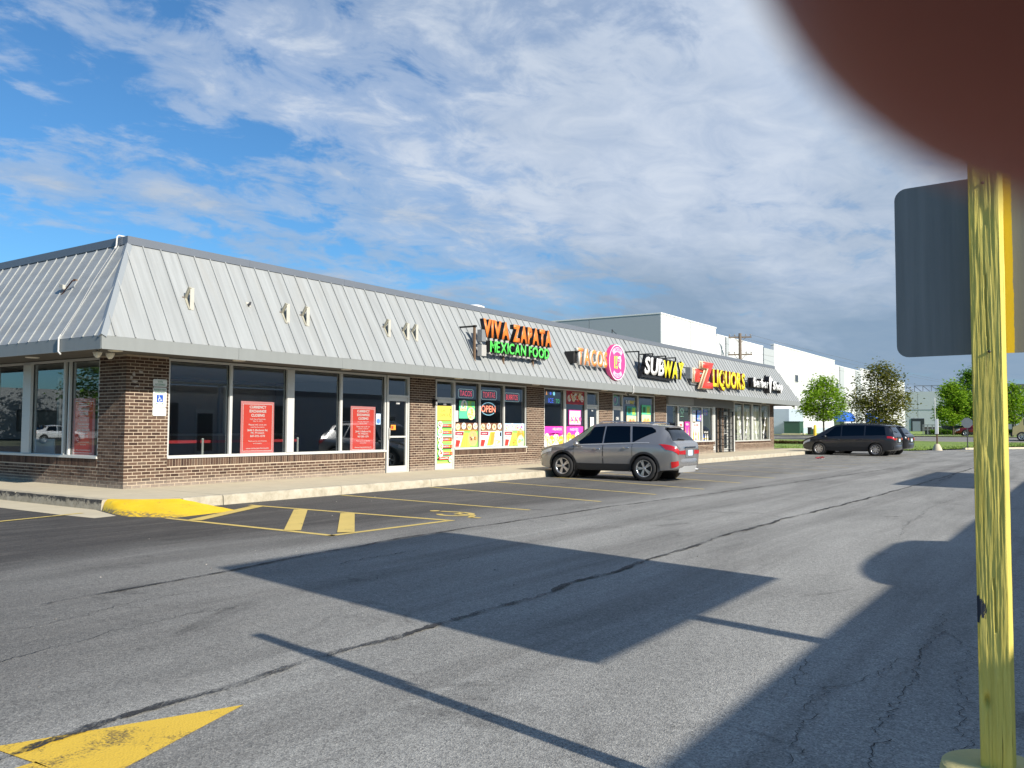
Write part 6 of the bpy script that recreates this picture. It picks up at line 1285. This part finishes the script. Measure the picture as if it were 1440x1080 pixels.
for k, (n_, u_) in enumerate(((Vector((-1, 0, 0)), Vector((0, -1, 0))), (Vector((0, -1, 0)), Vector((1, 0, 0))), (Vector((1, 0, 0)), Vector((0, 1, 0))), (Vector((0, 1, 0)), Vector((-1, 0, 0))))):
    na, nz = (44, 520) if k < 2 else (4, 60); v = []
    for j in range(nz+1):
        z = .02+(PH-.02)*j/nz
        for i in range(na+1):
            a = -hw+2*hw*i/na; e = min(1, (hw-abs(a))/.004); rd = (1-e)**2*.0022
            wob = .0016*noise.noise((k+(1 if a > 0 else 0), z*3.1, 9)); lean = .012*(z-1.2)*0
            d_ = wood_d(a, z, k)*min(1, e+.0) if 0 < i < na else 0
            p = n_*(hw+d_-rd)+u_*(a*(1-.0)); v.append((p.x, p.y, z))
    pm.add(v, [(j*(na+1)+i, j*(na+1)+i+1, (j+1)*(na+1)+i+1, (j+1)*(na+1)+i) for j in range(nz) for i in range(na)], 0, True)
pm.add([(-hw, -hw, PH), (hw, -hw, PH), (hw, hw, PH), (-hw, hw, PH)], [(0, 1, 2, 3)]); M_wood = wood_mat(); obj('wood', pm, M_wood, pst)
M_foot = mat('footing_yellow', (.52, .46, .20), .85, var=.12, vscale=14, bump=.4, bscale=60)
ft = MB().lathe([(.170, -.05), (.170, .385), (.164, .408), (.148, .415), (.0, .418)], 40); smooth_obj(obj('footing', ft, M_foot, pst), 40)
for a, z in ((.008, 1.745), (.0, 2.30)): obj('nail', MB().lathe([(.0045, 0), (.0045, -.003), (0, -.004)], 10, 0, (-hw-.001, -a, z), 'x'), M_black, pst)
# metal sign, seen from behind, nailed to the far side of the post
def plate_mat():
    m = bpy.data.materials.new('sign_back_metal'); m.use_nodes = True; t = m.node_tree; b = t.nodes['Principled BSDF']; b.inputs['Roughness'].default_value = .55; b.inputs['Metallic'].default_value = .15
    co = t.nodes.new('ShaderNodeTexCoord').outputs['Object']; c = ramp(t, noisen(t, mapn(t, co, (8, 30, 1.2)), 1.0, 6, .6), [(.3, (.18, .178, .17)), (.7, (.235, .232, .222))])
    sp = N(t, 'ShaderNodeSeparateXYZ'); t.links.new(co, sp.inputs[0]); y = sp.outputs[1]
    # yellow overspray beside the post, flaking along the inner edge
    e = noisen(t, mapn(t, co, (1, 1, 1)), 11, 6, .7); yy = mathn(t, 'ADD', y, mathn(t, 'MULTIPLY', mathn(t, 'SUBTRACT', e, .5), .012))
    s1 = mathn(t, 'MULTIPLY', mathn(t, 'LESS_THAN', yy, -.066), mathn(t, 'GREATER_THAN', yy, -.112)); fl = ramp(t, mathn(t, 'ADD', e, mathn(t, 'MULTIPLY', mathn(t, 'ADD', y, .080), 6.0)), [(.60, 1.0), (.62, 0.0)])
    c = mixc(t, mathn(t, 'MULTIPLY', s1, fl), c, (.72, .50, .02)); t.links.new(c, b.inputs['Base Color'])
    bn = t.nodes.new('ShaderNodeBump'); bn.inputs['Strength'].default_value = .25; bn.inputs['Distance'].default_value = .002; t.links.new(noisen(t, co, 130, 3, .6), bn.inputs['Height']); t.links.new(bn.outputs[0], b.inputs['Normal']); return m
sgn = thing('road_sign', 'back of a grey metal road sign with rounded corners fixed to the yellow post', 'road sign', (-6.645, -15.965, 1.555), math.radians(-3.5)); w, h, k = .25, .60, .04; P_ = []
for cy, cz, a0 in ((w-k, k, -90), (w-k, h-k, 0), (-w+k, h-k, 90), (-w+k, k, 180)): P_ += [(0, cy+k*math.cos(math.radians(a0+a)), cz+k*math.sin(math.radians(a0+a))) for a in (0, 15, 30, 45, 60, 75, 90)]
so = obj('plate', MB().prism([(p[0], p[1], p[2]) for p in reversed(P_)], (.003, 0, 0)), [plate_mat()], sgn)

# ================================================================== THE HAND AT THE LENS
def cs(x, y, z): return CAM+rt*x+up*y+fw*z
def chain(mb, pts, rs, n=14, sub=5):
    P3 = [Vector(p) for p in pts]; L, R_ = [], []
    for i in range(len(P3)-1):
        p0, p1, p2, p3 = P3[max(0, i-1)], P3[i], P3[i+1], P3[min(len(P3)-1, i+2)]
        for j in range(sub):
            t = j/sub; L.append(.5*((2*p1)+(p2-p0)*t+(2*p0-5*p1+4*p2-p3)*t*t+(3*p1-p0-3*p2+p3)*t**3)); R_.append(rs[i]+(rs[i+1]-rs[i])*t)
    L.append(P3[-1]); R_.append(rs[-1])
    d = (L[-1]-L[-2]).normalized(); r1 = R_[-1]
    for a in (25, 45, 62, 76, 86): L.append(P3[-1]+d*r1*math.sin(math.radians(a))); R_.append(r1*math.cos(math.radians(a)))
    mb.tube(L, R_, n)
hm = MB(); Q = lambda p: (p[0]*1e-3, p[1]*1e-3, p[2]*1e-3)
chain(hm, [Q(p) for p in ((96, -4, -14), (88, 12, 4), (64, 27, 14), (40, 22, 17.5), (14.0, 13.0, 15.4))], [.0118, .0112, .0110, .0108, .0104], 28)
chain(hm, [Q(p) for p in ((102, -22, -14), (94, -16, 4), (72, -14, 14), (54, -18, 14), (44, -20, 10))], [.0115, .0105, .0095, .0088, .0078])
chain(hm, [Q(p) for p in ((104, -40, -16), (94, -36, 6), (72, -36, 22), (55, -38, 18), (46, -39, 11))], [.011, .0098, .0088, .0080, .0072])
chain(hm, [Q(p) for p in ((104, -56, -20), (92, -54, 0), (74, -55, 14), (62, -56, 12), (54, -57, 9))], [.0098, .0085, .0078, .0070, .0063])
chain(hm, [Q(p) for p in ((112, -40, -40), (92, -22, -42), (66, -16, -30), (42, -18, -22))], [.014, .012, .0105, .0088])
chain(hm, [Q(p) for p in ((165, -70, -50), (140, -55, -40), (118, -38, -28), (101, -22, -18))], [.026, .029, .034, .022], 18)
chain(hm, [Q(p) for p in ((165, -70, -50), (138, -58, -42), (114, -52, -28), (103, -48, -20))], [.026, .029, .028, .016], 18)
chain(hm, [Q(p) for p in ((330, -220, -150), (250, -150, -100), (190, -95, -62), (160, -68, -48))], [.041, .036, .029, .026], 18)
def skin_mat():
    m = mat('skin', (.30, .062, .032), .55, var=.12, vscale=90); b = m.node_tree.nodes['Principled BSDF']; b.inputs['Subsurface Weight'].default_value = .25; b.inputs['Subsurface Radius'].default_value = (.008, .003, .0015); b.inputs['Subsurface Scale'].default_value = 1.0; return m
hand = obj('hand', hm, skin_mat()); rmd = hand.modifiers.new('r', 'REMESH'); rmd.mode = 'VOXEL'; rmd.voxel_size = .0016; smd = hand.modifiers.new('s', 'SMOOTH'); smd.iterations = 6; smd.factor = .5
me = evaluated(hand, 'hand'); hand.modifiers.clear(); hand.data = me
for p in me.polygons: p.use_smooth = True
BAS = Matrix(((rt.x, up.x, fw.x, CAM.x), (rt.y, up.y, fw.y, CAM.y), (rt.z, up.z, fw.z, CAM.z), (0, 0, 0, 1)))
me.transform(BAS); me.flip_normals(); hand.location = (0, 0, 0)
tag(hand, 'dark blurred fingertip of a hand reaching over the top right corner of the view', 'hand')
ph = thing('mobile_phone', 'black phone held by the hand, just behind the viewpoint', 'phone', (0, 0, 0)); o = obj('case', MB().box((-.125, -.062, -.0095), (.028, .016, -.0015)), M_black, ph); o.data.transform(BAS)
o = obj('screen', MB().box((-.122, -.059, -.0102), (.025, .013, -.0096)), mat('phone_screen', (.01, .01, .012), .1), ph); o.data.transform(BAS)
slv = MB(); slv.tube([Q((560, -430, -270)), Q((400, -280, -185)), Q((300, -195, -132)), Q((272, -170, -116))], [.062, .055, .048, .046], 20, 0, False); o = obj('sleeve', slv, mat('sleeve_dark', (.03, .035, .05), .9), hand); o.data.transform(BAS)

# ================================================================== BEHIND THE VIEWPOINT: what shades the lot and shows in the shop glass
M_bk = mat('block_wall', (.52, .51, .49), .85, var=.1, vscale=.8)
bb = thing('retail_building', 'low flat roofed building across the lot, mirrored dark in the shop windows', 'building', (-7.65, -20.9, GZ)); hgt = 3.47
obj('wall', MB().box((0, -18, -.1), (60, 0, hgt-.3)), M_bk, bb); obj('parapet', MB().box((-.05, -18.05, hgt-.3), (60, .05, hgt)), mat('parapet_grey', (.2, .2, .2), .7), bb)
arch = [(5.4+1.7*(1-math.cos(math.pi*k/16)), 0, hgt+.31*math.sin(math.pi*k/16)) for k in range(9)]+[(8.5, 0, hgt+.31), (9.0, 0, hgt+.24), (9.3, 0, hgt)]; obj('parapet_shadow_hump', MB().prism([(x, .04, z) for x, y, z in arch], (0, -.3, 0)), M_bk, bb)  # unseen hump added on the parapet, shaped to cast the rounded shadow lobe
for x in (3, 7.5, 14, 20, 27, 34, 41, 48): f = obj('window', MB().box((x, .0, .6), (x+3.2, .06, 2.6)), M_frame_dk, bb); obj('pane', MB().box((x+.1, .061, .7), (x+3.1, .07, 2.5)), M_win, f)
for x in (11.6, 24.2, 38): f = obj('door', MB().box((x, .0, 0), (x+1.1, .06, 2.3)), M_alu, bb); obj('pane', MB().box((x+.1, .061, .2), (x+1.0, .07, 2.1)), M_win, f)
def pole_sign(label, x0, x1, y, z0, z1, px):
    t = thing('pole_sign', label, 'pole sign', (px, y, GZ)); obj('pole', MB().tube([(0, 0, 0), (0, 0, z0)], .085, 12), M_alu, t); obj('cabinet', MB().box((x0-px, -.18, z0), (x1-px, .18, z1)), mat('cabinet_grey', (.3, .3, .3)), t)
    obj('face', MB().box((x0-px+.1, .181, z0+.1), (x1-px-.1, .20, z1-.1)), M_white, t); obj('face', MB().box((x0-px+.1, -.20, z0+.1), (x1-px-.1, -.181, z1-.1)), M_white, t); return t
pole_sign('tall cabinet sign on one pole whose shadow lies across the lot', -6.2, -2.45, -19.5, 3.36, 5.98, -4.56)
pole_sign('wide cabinet sign on one pole farther along the lot', 13.2, 21.4, -20.0, 3.50, 4.48, 17.3)
# things mirrored in the left windows
rb_ = thing('office_building', 'dark low office building far left, mirrored in the side windows', 'building', (-62, 74, GZ)); obj('wall', MB().box((0, 0, 0), (48, 12, 5.2)), mat('office_wall', (.22, .24, .25), .8), rb_)
for i in range(6): f = obj('window', MB().box((2+7.6*i, -.08, .8), (6.2+7.6*i, .0, 3.0)), M_black, rb_); obj('pane', MB().box((2.2+7.6*i, -.10, 1.0), (6.0+7.6*i, -.081, 2.8)), M_win, f)
sed2 = dict(sed_o)
for i, (x, y) in enumerate(((-27, 55), (-35, 55.5))): build_car('parked_car', 'white sedan mirrored in the side windows, %s of two' % ('nearer', 'farther')[i], (x, y, GZ), math.radians(178), SED, car_paint('paint_white', (.72, .73, .74), .3, .1), 2.7, .33, .90, sed2, 'white sedans mirrored in the side windows')
tree('broad green tree mirrored in the leftmost side window', (-36, 62, GZ), 10.5, 4.6, 2.4, 'green', 41, 5000, .22); tree('broad green tree mirrored in the side window by the corner', (-18, 62, GZ), 10, 4.2, 2.4, 'green', 42, 5000, .22)
